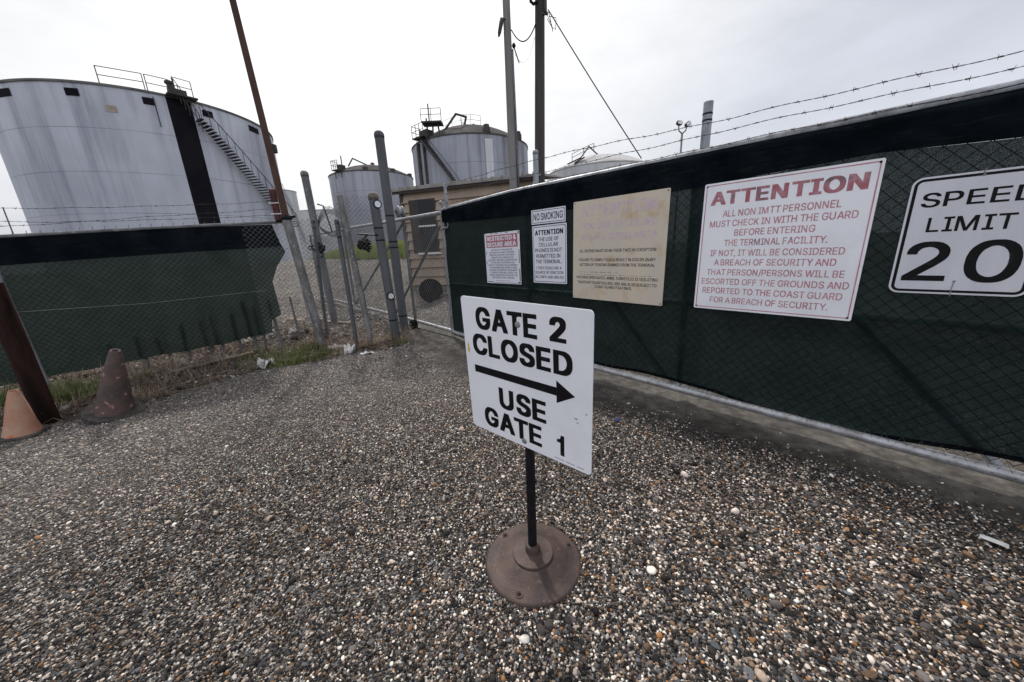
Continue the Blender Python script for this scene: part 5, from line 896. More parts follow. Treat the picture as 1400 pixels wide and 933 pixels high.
def fhm(u, v):
    a = -3.6 + u * 6.0; z = f_hem(a) - 0.004 + (ftop(a) - 0.012 - f_hem(a)) * v
    x_ = a if u < 0.85 else a + (u - 0.85) / 0.15 * (fr_end(z) - (-3.6 + 6.0))
    return (x_, -0.001 + 0.006 * noise.noise(Vector((a * 2.0, z * 8, 3))), z)
mb = MB(TF); mb.grid(fhm, 220, 10); mb.build('hem', M['hem'], scl, True)
mb = MB(); mb.tube([TF(a, 0.012, z) for a, z in ((-3.5, 1.05), (-0.04, 1.058), (1.09, 1.034), (2.43, 1.079))], 0.0022, 5); mb.build('tie_wire', M['galv'], scl)

# old pickets behind the screen
st_spots = [(0.62, 0.62), (0.87, 0.66), (1.12, 0.70), (1.33, 0.69), (1.58, 0.80), (1.72, 0.84), (1.93, 0.80), (2.13, 0.95), (2.24, 0.98), (2.45, 0.98)]
sk0 = None
for i, (a, z) in enumerate(st_spots):
    p = TF(a, -0.10 - 0.015 * (i % 3), 0); zg = gz1(p.x, p.y)
    if sk0 is None:
        sk0 = thing('picket_stake', 'grey wooden stake standing in the row behind the left green screen', 'stake', (p.x, p.y, zg), 'stakes behind the left screen')
        mb = MB(); mb.bevbox(p + Vector((0, 0, zg + 0.28)), (0.04, 0.025, 0.72), 0.004); mb.build('stake_shaft', M['galv_dark'], sk0)
        o = sk0
    else:
        o = sk0.copy(); COL.objects.link(o); o.location = (p.x, p.y, zg)
        for ch in list(sk0.children):
            c = ch.copy(); COL.objects.link(c); c.parent = o
    o.rotation_euler = (random.uniform(-0.06, 0.06), random.uniform(-0.08, 0.08), random.uniform(-0.3, 0.3))
    o.scale = (1, 1, z / 0.72)

# ------------------------------------------------------------------ posts
def pipe_post(name, label, base, top, r, m, cap=True, bands=(), group=None, capm=None):
    b, t_ = Vector(base), Vector(top)
    o = thing(name, label, 'post', base, group)
    mb = MB(); mb.tube([b - Vector((0, 0, 0.15)), b.lerp(t_, 0.33), b.lerp(t_, 0.66), t_], r, 18); mb.build('shaft', m, o, 'auto')
    ax = (t_ - b).normalized(); rot = ax.to_track_quat('Z', 'Y').to_matrix()
    if cap:
        mb = MB(); mb.lathe([(r * 1.07, -0.05), (r * 1.09, 0.0), (r * 0.95, r * 0.45), (r * 0.6, r * 0.75), (r * 0.05, r * 0.9)], t_, 18, rot); mb.build('cap', capm or m, o, True)
    for f_ in bands:
        mb = MB(); mb.lathe([(r * 1.03, -0.012), (r * 1.06, 0), (r * 1.03, 0.012)], b.lerp(t_, f_), 18, rot, False); mb.build('band', M['black_paint'], o)
    return o
D_ = 7.15; k_ = D_ / 6.75
p1 = pipe_post('pipe_post', 'tallest grey pipe post with domed cap, beside the roller at the gate end', (-2.05 * k_, 6.43 * k_, 0.0), (-2.053 * k_, 6.43 * k_, 1.5 + 1.965 * k_ - 0.02), 0.082, M['pipe_grey'], bands=(0.09, 0.46, 0.49, 0.62))
pipe_post('pipe_post', 'grey pipe post with domed cap standing behind the rusty pole at the fence corner', (-3.699, 7.093, 0.05), (-3.747, 7.068, 3.05), 0.066, M['galv_dark'], bands=(0.55,))
pipe_post('pipe_post', 'flat topped pale pipe rising behind the gate screen beside the twin floodlight', (2.965, 5.558, 0.0), (2.965, 5.558, 3.40), 0.064, M['galv'], cap=False, bands=(0.955, 0.93))
pipe_post('pipe_post', 'pale pipe just left of the dark utility pole, seen over the gate screen', (0.66, 7.722, 0.2), (0.66, 7.722, 3.395), 0.055, M['galv'])
pipe_post('fence_post', 'rough leaning grey post behind the chain link between the fence corner and the gauged post', (-2.43, 5.758, 0.0), (-2.552, 5.705, 2.42), 0.048, M['post_pale'], cap=False)
pipe_post('fence_post', 'slim dark post with small cap in front of the leaning grey post', (-2.671, 5.706, 0.0), (-2.662, 5.710, 2.06), 0.033, M['pipe_grey'], bands=(0.88,))
pipe_post('fence_post', 'thin dark fence post just right of the rusty pole', (-3.19, 5.775, 0.25), (-3.089, 5.833, 2.10), 0.026, M['pipe_grey'], bands=(0.6, 0.93))
pipe_post('fence_post', 'short thin stake beside the ragged end of the left screen', TF(2.70, -0.25, 0.2), TF(2.675, -0.25, 0.93), 0.014, M['galv_dark'], cap=False)
gp = pipe_post('pipe_post', 'grey pipe post with two round white reflectors, left of the tallest post', (-2.085, 6.03, 0.0), (-2.134, 5.981, 2.43), 0.074, M['pipe_grey'], bands=(0.16, 0.72, 0.80), capm=M['cap_tan'])
for c, off in (((-2.098, 5.94, 2.306), 0.0), ((-2.087, 5.944, 0.82), 0.02)):
    c = Vector(c); to = (Vector((0, 0, 1.4)) - c); to.z = 0; to.normalize()
    to = (to + Vector((0.45, -0.1, 0))).normalized(); c = Vector((gp.location.x, gp.location.y, 0)) * 0 + Vector((c.x, c.y, c.z)) + Vector((0.03, 0, 0))
    rot = to.to_track_quat('Z', 'Y').to_matrix()
    mb = MB(); mb.lathe([(0.062, -0.03), (0.065, 0.018), (0.052, 0.022), (0.050, 0.012)], c, 24, rot); r_ = mb.build('reflector', M['black_rubber'], gp, 'auto')
    mb = MB(); mb.lathe([(0.049, 0.0125), (0.049, 0.0145)], c, 24, rot); mb.build('reflector_face', M['dial'], r_)
    mb = MB(); mb.lathe([(0.007, 0.0146), (0.006, 0.020)], c, 10, rot); mb.build('reflector_bolt', M['galv_dark'], r_)
mb = MB(); mb.tube([(-2.42, 5.86, 1.86), (-2.25, 5.88, 1.84), (-2.12, 5.92, 1.83)], 0.012, 8); mb.build('hook_bar', M['black_paint'], gp)
# rollers that carry the gate, bolted to the tallest post
ax = u_g.cross(Vector((0, 0, 1)))
for s_, z_, r_, w_ in ((-1.32, 2.30, 0.105, 0.13), (-1.36, 0.07, 0.10, 0.11)):
    c = TG(s_, 0.05 if z_ > 1 else 0.03, z_); rot = n_g.to_track_quat('Z', 'Y').to_matrix()
    mb = MB(); mb.lathe([(r_ * 0.85, -w_ / 2), (r_, -w_ / 2 + 0.012), (r_, -w_ / 2 + 0.035), (r_ * 0.72, -w_ * 0.12), (r_ * 0.72, w_ * 0.12), (r_, w_ / 2 - 0.035), (r_, w_ / 2 - 0.012), (r_ * 0.85, w_ / 2)], c, 24, rot)
    ro = mb.build('roller', M['galv'] if z_ > 1 else M['black_rubber'], p1, 'auto')
    mb = MB(); mb.lathe([(r_ * 0.35, w_ / 2), (r_ * 0.3, w_ / 2 + 0.02), (0.012, w_ / 2 + 0.024), (0.012, w_ / 2 + 0.04)], c, 14, rot); mb.build('hub', M['galv_dark'], ro, 'auto')

# rusty mast on the corner post
rp = thing('rusty_pole', 'tall rust brown pole set in a grey pipe at the end of the left fence', 'pole', TF(2.95, -0.06, 0.25))
mb = MB(); mb.tube([(-3.10, 5.43, 0.15), (-3.225, 5.354, 2.12)], 0.062, 18); mb.build('pipe_sleeve', M['post_pale'], rp, 'auto')
mb = MB(); mb.lathe([(0.070, -0.03), (0.074, 0.0), (0.070, 0.03)], (-3.224, 5.355, 2.10), 18); mb.tube([(-3.36, 5.33, 2.06), (-3.1, 5.38, 2.12)], 0.02, 8); mb.build('clamp', M['black_paint'], rp, True)
mb = MB(); mb.tube([(-3.222, 5.356, 2.0), (-3.262, 5.33, 3.4), (-3.305, 5.305, 4.69), (-3.36, 5.27, 6.6)], [0.046, 0.042, 0.038, 0.032], 14); mb.build('mast', M['rust'], rp, 'auto')
q0 = Vector((-3.37, 5.40, 2.1))
mb = MB(); mb.bevbox(q0 + Vector((0, 0, 0.19)), (0.08, 0.05, 0.42), 0.006); mb.build('bracket', M['rust_red'], rp)
mb = MB()
for dz in (0.06, 0.21): mb.tube([q0 + Vector((-0.07, -0.03, dz)), q0 + Vector((0.1, -0.035, dz))], 0.008, 6)
mb.build('bracket_strap', M['white_trim'], rp)

# bundles of black cable and a coil of razor wire
def bundle(label, c, r):
    mb = MB(); c = Vector(c)
    for i in range(16):
        q = Vector((random.gauss(0, 0.45), random.gauss(0, 0.4), random.gauss(0, 0.4))); dr = Vector((random.gauss(0, 1), random.gauss(0, 1), random.gauss(0, 0.8))).normalized(); P = []
        for k in range(12):
            dr = (dr + Vector((random.gauss(0, 0.5), random.gauss(0, 0.5), random.gauss(0, 0.5))) - q * 0.7).normalized(); q = q + dr * 0.28; P.append(c + q * r)
        mb.tube(P, random.uniform(0.010, 0.018), 6)
    mb.lathe([(0.01, -r * 0.5), (r * 0.42, -r * 0.3), (r * 0.5, 0), (r * 0.4, r * 0.3), (0.01, r * 0.5)], c, 10)
    o = mb.build('cable_bundle', M['black_rubber'], None, True, base=c - Vector((0, 0, r)))
    tag(o, label, 'cable')
bundle('tangle of black cable hanging on the post behind the rusty pole', (-3.62, 6.85, 1.68), 0.12)
bundle('tangle of black cable tied beside the post with white reflectors', (-2.50, 6.25, 1.69), 0.13)
mb = MB(); P = []
for k in range(150):
    a = k * 0.33; f_ = k / 150
    P.append(Vector((-3.05 - 0.25 * f_ + 0.03 * math.sin(k), 6.30 + 0.55 * f_, 2.15 - 0.06 * f_)) + 0.21 * (Vector((0.8, 0.3, 0)) * math.cos(a) + Vector((0, 0, 1)) * math.sin(a)))
mb.tube(P, 0.0032, 5)
for k in range(4, 150, 5):
    mb.tube([P[k] + Vector((-0.012, 0, 0.012)), P[k] + Vector((0.012, 0, -0.012))], 0.003, 4)
mb.tube([(-3.14, 6.5, 1.95), (-3.2, 6.46, 2.39), (-3.28, 6.42, 2.42)], 0.014, 6)
o = mb.build('razor_wire_coil', M['barb'], None, base=(-3.15, 6.5, 1.9)); tag(o, 'loose coil of razor wire above the fence corner, right of the rusty pole', 'razor wire')

# ------------------------------------------------------------------ wooden post and cones
wp = thing('wooden_post', 'dark thick wooden post standing by the orange cone at the left edge', 'post', (-4.80, 3.255, 0.0))
def wpost(u, v):
    a = u * 2 * PI; z = -0.2 + 1.62 * v; r_ = 0.076 * (1 + 0.05 * noise.noise(Vector((math.cos(a) * 2, math.sin(a) * 2, z * 1.3))) + 0.03 * math.sin(a * 5 + z))
    return (-4.80 + r_ * math.cos(a), 3.255 + r_ * math.sin(a), z)
mb = MB(); mb.grid(wpost, 28, 20); n_top = len(mb.v)
mb.add([wpost(i / 28, 1) for i in range(28)], [tuple(range(28))]); mb.build('shaft', M['wood'], wp, 'auto')

def cone(label, c, h, rb, rt, m, basew, tilt, lean, kind=0):
    o = thing('traffic_cone', label, 'traffic cone', c)
    c = Vector(c)
    rot = Matrix.Rotation(lean, 3, 'X') @ Matrix.Rotation(tilt * 0.4, 3, 'Y')
    mb = MB(); mb.lathe([(rb * 1.04, 0.018), (rb, 0.035), (rb * 0.72 + rt * 0.28, h * 0.3), (rb * 0.36 + rt * 0.64, h * 0.68), (rt, h - 0.015), (rt * 0.85, h), (rt * 0.6, h - 0.004), (rt * 0.55, h - 0.06)], c, 36, rot)
    o1 = mb.build('cone_body', m, o, 'auto')
    mb = MB()
    if kind == 0:      # round-cornered square foot, worn out of true
        P = []
        for k in range(40):
            a = 2 * PI * k / 40; q = (abs(math.cos(a)) ** 5 + abs(math.sin(a)) ** 5) ** (-1 / 5)
            P.append((basew * q * math.cos(a + tilt), basew * q * math.sin(a + tilt)))
    else:
        P = [(basew * (1 + 0.05 * math.sin(3 * k)) * math.cos(2 * PI * k / 40), basew * math.sin(2 * PI * k / 40)) for k in range(40)]
    warp = lambda x, y: 0.012 * math.sin(5 * x + 3 * y) + 0.01
    V = [rot @ Vector((x, y, -0.005)) + c for x, y in P] + [rot @ Vector((x, y, 0.02 + warp(x, y))) + c for x, y in P] + [rot @ Vector((x * 0.93, y * 0.93, 0.028 + warp(x, y))) + c for x, y in P]
    F = [(i, (i + 1) % 40, 40 + (i + 1) % 40, 40 + i) for i in range(40)] + [(40 + i, 40 + (i + 1) % 40, 80 + (i + 1) % 40, 80 + i) for i in range(40)] + [tuple(range(80, 120)), tuple(range(39, -1, -1))]
    mb.add(V, F); mb.build('cone_foot', M['cone_base'], o)
    return o, c, rot
cone('small sun bleached orange traffic cone with its tip cut off, beside the wooden post', (-4.70, 2.98, 0.0), 0.46, 0.118, 0.034, M['cone_orange'], 0.135, 0.4, -0.03)
cone('taller blackened traffic cone with peeling paint, right of the wooden post', (-4.23, 3.35, 0.035), 0.72, 0.152, 0.043, M['cone_dirty'], 0.225, 0.9, 0.02, 1)

# ------------------------------------------------------------------ shed
SD = Vector((0.951, -0.309, 0)); SN = Vector((-0.309, -0.951, 0)); S0 = Vector((-3.25, 11.55, 0.0))
def TSH(a, n, z): return S0 + SD * a + SN * n + Vector((0, 0, z))
shed = thing('shed', 'tan metal sided shed with dark window shutter behind the gate', 'shed', TSH(0, 0, 0.45))
mb = MB(TSH); zb, zt_ = 0.50, 3.36; LEN, DEP = 4.25, 3.6
k = 0; z = zb; bh = 0.282
while z < zt_ - 0.01:                                    # lapped boards
    z2 = min(z + bh, zt_)
    mb.add([(0, 0.06, z), (LEN, 0.06, z), (LEN, 0.0, z2), (0, 0.0, z2), (0, 0.0, z), (LEN, 0.0, z)], [(0, 1, 2, 3), (4, 5, 1, 0)])
    mb.add([(0, 0.022, z), (0, 0.0, z2), (0, 0.0, z)], [(0, 1, 2)])
    mb.add([(-0.022, -DEP, z), (-0.022, 0, z), (0, 0, z2), (0, -DEP, z2)], [(0, 1, 2, 3)])
    z = z2
mb.add([(LEN, 0, zb), (LEN, -DEP, zb), (LEN, -DEP, zt_ + 0.4), (LEN, 0, zt_)], [(0, 1, 2, 3)])
mb.add([(0, -DEP, zb), (0, -DEP, zt_ + 0.4), (LEN, -DEP, zt_ + 0.4), (LEN, -DEP, zb)], [(0, 1, 2, 3)])
mb.add([(0, 0, zt_), (0, -DEP, zt_ + 0.4), (0, -DEP, zt_)], [(0, 1, 2)])
mb.build('siding_wall', M['siding'], shed)
mb = MB(); rotm = Matrix((SD, -SN, Vector((0, 0, 1)))).transposed()
mb.box(TSH(0.02, 0.03, (zb + zt_) / 2), (0.11, 0.05, zt_ - zb), rotm); mb.build('corner_trim', M['trim_dark'], shed)
mb = MB(); mb.box(TSH(LEN / 2, 0.16, zt_ - 0.015), (LEN + 0.4, 0.03, 0.09), rotm); mb.build('fascia', M['trim_dark'], shed)
mb = MB(TSH)
mb.add([(-0.25, 0.22, zt_ + 0.055), (LEN + 0.25, 0.22, zt_ + 0.055), (LEN + 0.25, -DEP - 0.1, zt_ + 0.62), (-0.25, -DEP - 0.1, zt_ + 0.62), (-0.25, 0.22, zt_ + 0.01), (LEN + 0.25, 0.22, zt_ + 0.01), (LEN + 0.25, -DEP - 0.1, zt_ + 0.6), (-0.25, -DEP - 0.1, zt_ + 0.6)],
       [(0, 1, 2, 3), (7, 6, 5, 4), (4, 5, 1, 0), (5, 6, 2, 1), (6, 7, 3, 2), (7, 4, 0, 3)])
for i in range(16):
    a = -0.22 + i * 0.3
    mb.add([(a, 0.225, zt_ + 0.056), (a + 0.06, 0.225, zt_ + 0.056), (a + 0.045, 0.225, zt_ + 0.125), (a + 0.015, 0.225, zt_ + 0.125), (a, -DEP - 0.1, zt_ + 0.621), (a + 0.06, -DEP - 0.1, zt_ + 0.621), (a + 0.045, -DEP - 0.1, zt_ + 0.69), (a + 0.015, -DEP - 0.1, zt_ + 0.69)],
           [(0, 1, 2, 3), (0, 3, 7, 4), (3, 2, 6, 7), (2, 1, 5, 6)])
mb.build('roof', M['roof_metal'], shed)
for a in (0.2, 2.1, 4.0):
    mb = MB(); mb.box(TSH(a, -0.3, 0.41), (0.2, 0.5, 0.2), rotm); mb.build('footing_block', M['board'], shed)
win = MB(); win.box(TSH(0.86, 0.035, 2.32), (0.66, 0.05, 1.58), rotm); wf = win.build('window', M['trim_dark'], shed)
mb = MB()
for z in (2.72, 1.93): mb.box(TSH(0.86, 0.062, z), (0.54, 0.012, 0.72), rotm)
mb.build('pane', M['glass_dark'], wf)
mb = MB(); mb.box(TSH(0.86, 0.085, 1.50), (0.78, 0.10, 0.06), rotm); mb.build('sill', M['white_trim'], wf)
mb = MB(); mb.box(TSH(0.86, 0.085, 2.325), (0.58, 0.04, 0.045), rotm); mb.build('sash_bar', M['white_trim'], wf)
mb = MB()
for i in range(22): mb.box(TSH(0.40, 0.05 + 0.003 * (i % 2), 1.56 + i * 0.072), (0.25, 0.03, 0.066), rotm)
mb.build('shutter', M['trim_dark'], shed)
# round black lid lying inside the gate
hp = Vector((-2.08, 9.10, 0.0)); zg = gz1(hp.x, hp.y)
o = thing('hose_reel', 'round black reel lid standing on the gravel inside the gate end', 'reel', (hp.x, hp.y, zg))
rot = Vector((0.25, -1, 0.15)).normalized().to_track_quat('Z', 'Y').to_matrix()
mb = MB(); mb.lathe([(0.30, -0.05), (0.31, 0.0), (0.30, 0.05), (0.27, 0.055), (0.25, 0.035), (0.09, 0.035), (0.08, 0.06), (0.03, 0.062)], (hp.x, hp.y, zg + 0.27), 32, rot); mb.build('disc', M['black_rubber'], o, 'auto')
mb = MB(); mb.tube([(hp.x + 0.25, hp.y - 0.05, zg + 0.12), (hp.x + 0.5, hp.y - 0.1, zg + 0.2), (hp.x + 0.75, hp.y - 0.3, zg + 0.42), (hp.x + 1.1, hp.y - 0.4, zg + 0.44)], 0.02, 8); mb.build('hose', M['galv'], o, True)

# ------------------------------------------------------------------ poles, lamp, cables
def zg_(x, y): return gz1(x, y)
up_ = thing('utility_pole', 'thick dark wooden utility pole behind the gate', 'utility pole', (0.92, 10.17, zg_(0.92, 10.17)))
P = [(0.92, 10.17, 0.2), (0.968, 10.154, 3.32), (1.067, 10.144, 7.31), (1.13, 10.14, 9.6)]
mb = MB(); mb.tube(P, [0.15, 0.138, 0.118, 0.105], 18); mb.build('shaft', M['pole_wood'], up_, 'auto')
mb = MB(); mb.tube([(1.0, 10.05, 7.22), (0.90, 10.05, 7.18), (0.84, 10.06, 7.24), (0.83, 10.06, 7.40)], 0.035, 10); mb.lathe([(0.06, 0), (0.075, 0.05), (0.05, 0.1)], (0.83, 10.06, 7.36), 14); mb.build('insulator', M['black_rubber'], up_, True)
mb = MB(); mb.box((1.16, 10.05, 6.98), (0.18, 0.05, 0.05)); mb.box((1.19, 10.02, 7.15), (0.06, 0.06, 0.3)); mb.build('bracket', M['deck'], up_)
wpv = thing('utility_pole', 'slim pale grey pole in front of the tan shed roof', 'utility pole', (0.235, 9.9, zg_(0.235, 9.9)))
mb = MB(); mb.tube([(0.23, 9.90, 0.2), (0.236, 9.897, 3.13), (0.245, 9.897, 7.2), (0.25, 9.897, 9.4)], [0.115, 0.105, 0.088, 0.08], 16); mb.build('shaft', M['pole_pale'], wpv, 'auto')
mb = MB(); mb.tube([(0.37, 9.88, 3.0), (0.36, 9.88, 4.6), (0.345, 9.88, 6.2)], 0.028, 8); mb.build('conduit', M['galv_dark'], wpv, True)
o = thing('pole_lamp', 'dark lamp hanging at a steep angle on the left of the pale pole', 'lamp', (0.15, 9.85, 6.8))
mb = MB(); mb.tube([(0.25, 9.83, 6.76), (0.16, 9.82, 6.80), (0.12, 9.82, 6.76)], 0.018, 8); mb.build('arm', M['deck'], o)
mb = MB(); mb.tube([(0.125, 9.82, 6.80), (0.10, 9.82, 6.70), (0.05, 9.82, 6.52), (0.03, 9.82, 6.44)], [0.045, 0.05, 0.042, 0.02], 10); mb.build('head', M['deck'], o, True)
def cable(name, label, pts, sag, r=0.009, m='black_rubber'):
    a, b = Vector(pts[0]), Vector(pts[-1]); P = []
    for k in range(25):
        t_ = k / 24; p = a.lerp(b, t_); p.z -= sag * 4 * t_ * (1 - t_) + (0.012 * math.sin(k * 2.1) if r < 0.012 else 0); P.append(p)
    mb = MB(); mb.tube(P, r, 6); o = mb.build(name, M[m], None, True, base=a); tag(o, label, 'cable')
cable('overhead_cable', 'black cable running from the dark utility pole down behind the gate to the right', [(1.26, 10.12, 7.10), (3.515, 9.575, 3.583)], 0.03, 0.013)
cable('overhead_cable', 'drooping black cable strung between the pale pole and the dark utility pole', [(0.34, 9.88, 6.60), (0.97, 10.1, 6.86)], 0.32, 0.014)
cable('overhead_cable', 'thin lower cable looping between the pale pole and the dark utility pole', [(0.40, 9.88, 6.12), (0.98, 10.1, 6.75)], 0.42, 0.004, 'galv')
o = thing('cable_clamp', 'small black cable clamp with a dangling tail on the right side of the pale pole', 'clamp', (0.38, 9.88, 6.2))
mb = MB(); mb.lathe([(0.03, 0), (0.05, 0.04), (0.03, 0.09)], (0.385, 9.86, 6.22), 10); mb.build('clamp_body', M['black_rubber'], o, True)
mb = MB(); mb.tube([(0.39, 9.86, 6.22), (0.44, 9.86, 6.08), (0.50, 9.86, 5.90)], 0.014, 6); mb.build('cable_tail', M['black_rubber'], o, True)
for k, (x0, z0, x1, z1, sg) in enumerate(((1.22, 7.0, 1.32, 6.72, 0.1), (1.23, 6.9, 1.45, 6.8, 0.14))):
    mb = MB(); mb.tube([(x0, 10.1, z0), (x0 + 0.12, 10.08, (z0 + z1) / 2 - sg), ((x0 + x1) / 2 + 0.09, 10.07, z1 - sg), (x1, 10.08, z1 + 0.1), (x0 + 0.05, 10.1, z0 + 0.05)], 0.008, 6); mb.build('cable_loop', M['black_rubber'], up_, True)

fl = thing('floodlight_mast', 'thin mast with twin floodlights far beyond the gate', 'floodlight', (8.52, 18.1, 0.3))
mb = MB(); mb.tube([(8.50, 18.1, 0.0), (8.52, 18.1, 6.45)], 0.045, 10); mb.tube([(8.52, 18.1, 6.42), (8.36, 18.1, 6.55), (8.33, 18.1, 6.78)], 0.03, 8); mb.tube([(8.52, 18.1, 6.42), (8.68, 18.1, 6.55), (8.72, 18.1, 6.72)], 0.03, 8); mb.build('mast', M['galv_dark'], fl, True)
for x, z, a in ((8.33, 6.86, 0.2), (8.73, 6.80, -0.6)):
    mb = MB(); mb.bevbox((x, 18.05, z), (0.27, 0.18, 0.19), 0.04, Matrix.Rotation(a, 3, 'Y')); h_ = mb.build('floodlight_head', M['deck'], fl)
    mb = MB(); mb.box(Vector((x, 17.955, z)), (0.19, 0.012, 0.12), Matrix.Rotation(a, 3, 'Y')); mb.build('lens', M['dial'], h_)

# ------------------------------------------------------------------ storage tanks
def tank(label, az, D, Rd, H, dome, mat_, roofm, rim=0.06):
    c = Vector((math.sin(R(az)) * D, math.cos(R(az)) * D, 0))
    o = thing('storage_tank', label, 'storage tank', c)
    mb = MB(); n_ = 128
    mb.lathe([(Rd, -1), (Rd, H)], c, n_, None, False); mb.build('shell', mat_, o, True)
    mb = MB(); prof = [(Rd + rim, H - 0.10), (Rd + rim, H + 0.02)]
    for k in range(1, 13):
        f_ = k / 12; prof.append((Rd * (1 - f_) + 0.02, H + 0.02 + dome * (1 - (1 - f_) ** 2)))
    mb.lathe(prof, c, n_, None, True); mb.build('roof', roofm, o, 'auto')
    return o, c
def on_shell(c, Rd, az, off=0.0):
    """point of the shell seen along a bearing from the gate, pushed out by off"""
    d = Vector((math.sin(R(az)), math.cos(R(az)), 0)); b = d.dot(c); disc = b * b - (c.length_squared - Rd * Rd)
    t_ = b - math.sqrt(max(disc, 0)); p = d * t_; nn = (p - c).normalized(); return p + nn * off, nn, t_
def railing(mb, pts, h=1.05, r=0.028, mids=1):
    for p in pts: mb.tube([p, Vector(p) + Vector((0, 0, h))], r, 6)
    for f_ in [1.0] + [0.52] * mids: mb.tube([Vector(p) + Vector((0, 0, h * f_)) for p in pts], r * 0.9, 6)

T1m = tank_mat('grey white tank shell', (0.52, 0.53, 0.585), (0.12, 0.13, 0.17), 12.2, 3.1, 0.80)
T2m = tank_mat('grey tank shell', (0.36, 0.37, 0.41), (0.09, 0.09, 0.095), 12.2, 7.7, 0.9)
T3m = tank_mat('streaked tank shell', (0.33, 0.34, 0.385), (0.07, 0.07, 0.075), 12.2, 12.9, 1.0)
T4m = tank_mat('white tank shell', (0.58, 0.58, 0.585), (0.25, 0.25, 0.25), 12, 19.3, 0.6)
roofA = plain('dusty tank roof', (0.10, 0.092, 0.087), 0.95, 0.0, (0.055, 0.05, 0.048), 0.5, spec=0.05)
roofB = plain('pale tank roof', (0.42, 0.41, 0.40), 0.8, 0.0, (0.30, 0.285, 0.27), 0.4)
roofD = plain('dark tank rim', (0.085, 0.08, 0.078), 0.8, 0.0, (0.14, 0.13, 0.12), 0.8)

# the near tank on the left
D1, R1, H1 = 41.4, 7.8, 12.2
t1, c1 = tank('large white storage tank with a black vertical band and stairs, left of the rusty pole', -41.65, D1, R1, H1, 0.35, T1m, roofD, 0.07)
def band(az0, az1, z0, z1, off, m, name, n_=8):
    mb = MB(); V = []
    for k in range(n_ + 1):
        p, nn, _ = on_shell(c1, R1, az0 + (az1 - az0) * k / n_, off); V += [p + Vector((0, 0, z0)), p + Vector((0, 0, z1))]
    mb.add(V, [(2 * k, 2 * k + 2, 2 * k + 3, 2 * k + 1) for k in range(n_)]); return mb.build(name, m, t1)
band(-40.1, -38.05, 0, H1 - 0.11, 0.012, M['tank_black'], 'painted_band')
for az in (-51.1, -46.9, -41.55, -36.75, -32.6):
    band(az - 0.45, az + 0.45, 11.42, 11.82, 0.03, M['tank_black'], 'vent')
band(-44.95, -44.15, 10.72, 11.08, 0.03, M['tan_patch'], 'patch_plate')
mb = MB(); p, nn, _ = on_shell(c1, R1, -41.1, 0.1); mb.tube([p + Vector((0, 0, 10.2)), p + Vector((0, 0, 11.9))], 0.03, 6); mb.build('drain_pipe', M['deck'], t1)
# stair that winds down the right flank
NS = 40; prev = None
mb = MB(); hr = []; st_in = []; st_out = []
for k in range(NS):
    f_ = k / (NS - 1)
    az = -37.85 + (-30.95 + 37.85) * (f_ ** 0.95)
    p, nn, t_ = on_shell(c1, R1, az, 0.45); z = 10.95 - 0.165 * k
    tg = Vector((-nn.y, nn.x, 0)); mb.box(p + Vector((0, 0, z)), (0.22, 0.78, 0.05), Matrix((tg, nn, Vector((0, 0, 1)))).transposed())
    hr.append(p + nn * 0.38 + Vector((0, 0, z + 0.95))); st_out.append(p + nn * 0.38 + Vector((0, 0, z)))
stair = mb.build('stair', M['deck'], t1)
mb = MB(); mb.tube(hr, 0.032, 6)
for k in range(0, NS, 3): mb.tube([st_out[k], hr[k]], 0.02, 5)
mb.build('handrail', M['deck'], stair)
mb = MB()
for seg in ((-44.9, -41.55), (-41.35, -39.5), (-39.35, -37.95)):
    pts = []
    for k in range(4):
        p, nn, _ = on_shell(c1, R1, seg[0] + (seg[1] - seg[0]) * k / 3, -0.12 if seg[0] < -40 else 0.5); pts.append(p + Vector((0, 0, H1 + 0.02)))
    railing(mb, [pts[0], pts[-1]], 0.95, 0.026)
pa, na, _ = on_shell(c1, R1, -39.3, 0.55); pb_, nb_, _ = on_shell(c1, R1, -37.9, 0.6)
railing(mb, [pa + Vector((0, 0, H1 - 0.2)), pb_ + Vector((0, 0, H1 - 2.0))], 1.1, 0.028)
for k in range(1, 6): q = (pa + Vector((0, 0, H1 - 0.2))).lerp(pb_ + Vector((0, 0, H1 - 2.0)), k / 6); mb.tube([q, q + Vector((0, 0, 1.1))], 0.022, 5)
mb.build('railing', M['deck'], t1)
mb = MB(); p, nn, _ = on_shell(c1, R1, -38.85, -0.3); tg = Vector((-nn.y, nn.x, 0)); rt_ = Matrix((tg, nn, Vector((0, 0, 1)))).transposed()
mb.box(p + nn * 0.5 + Vector((0, 0, H1 - 0.05)), (1.5, 1.1, 0.08), rt_); mb.box(p + Vector((0, 0, H1 + 0.3)), (0.9, 0.4, 0.5), rt_); mb.lathe([(0.16, 0), (0.16, 0.75), (0.24, 0.8), (0.24, 0.92), (0.1, 1.0)], p + Vector((0, 0, H1)) - tg * 0.3, 12); mb.build('platform', M['deck'], t1)
mb = MB(); p, nn, _ = on_shell(c1, R1, -30.98, 0.1); mb.bevbox(p + Vector((0, 0, 11.0)), (0.4, 0.4, 0.7), 0.05); mb.build('rim_box', M['deck'], t1)

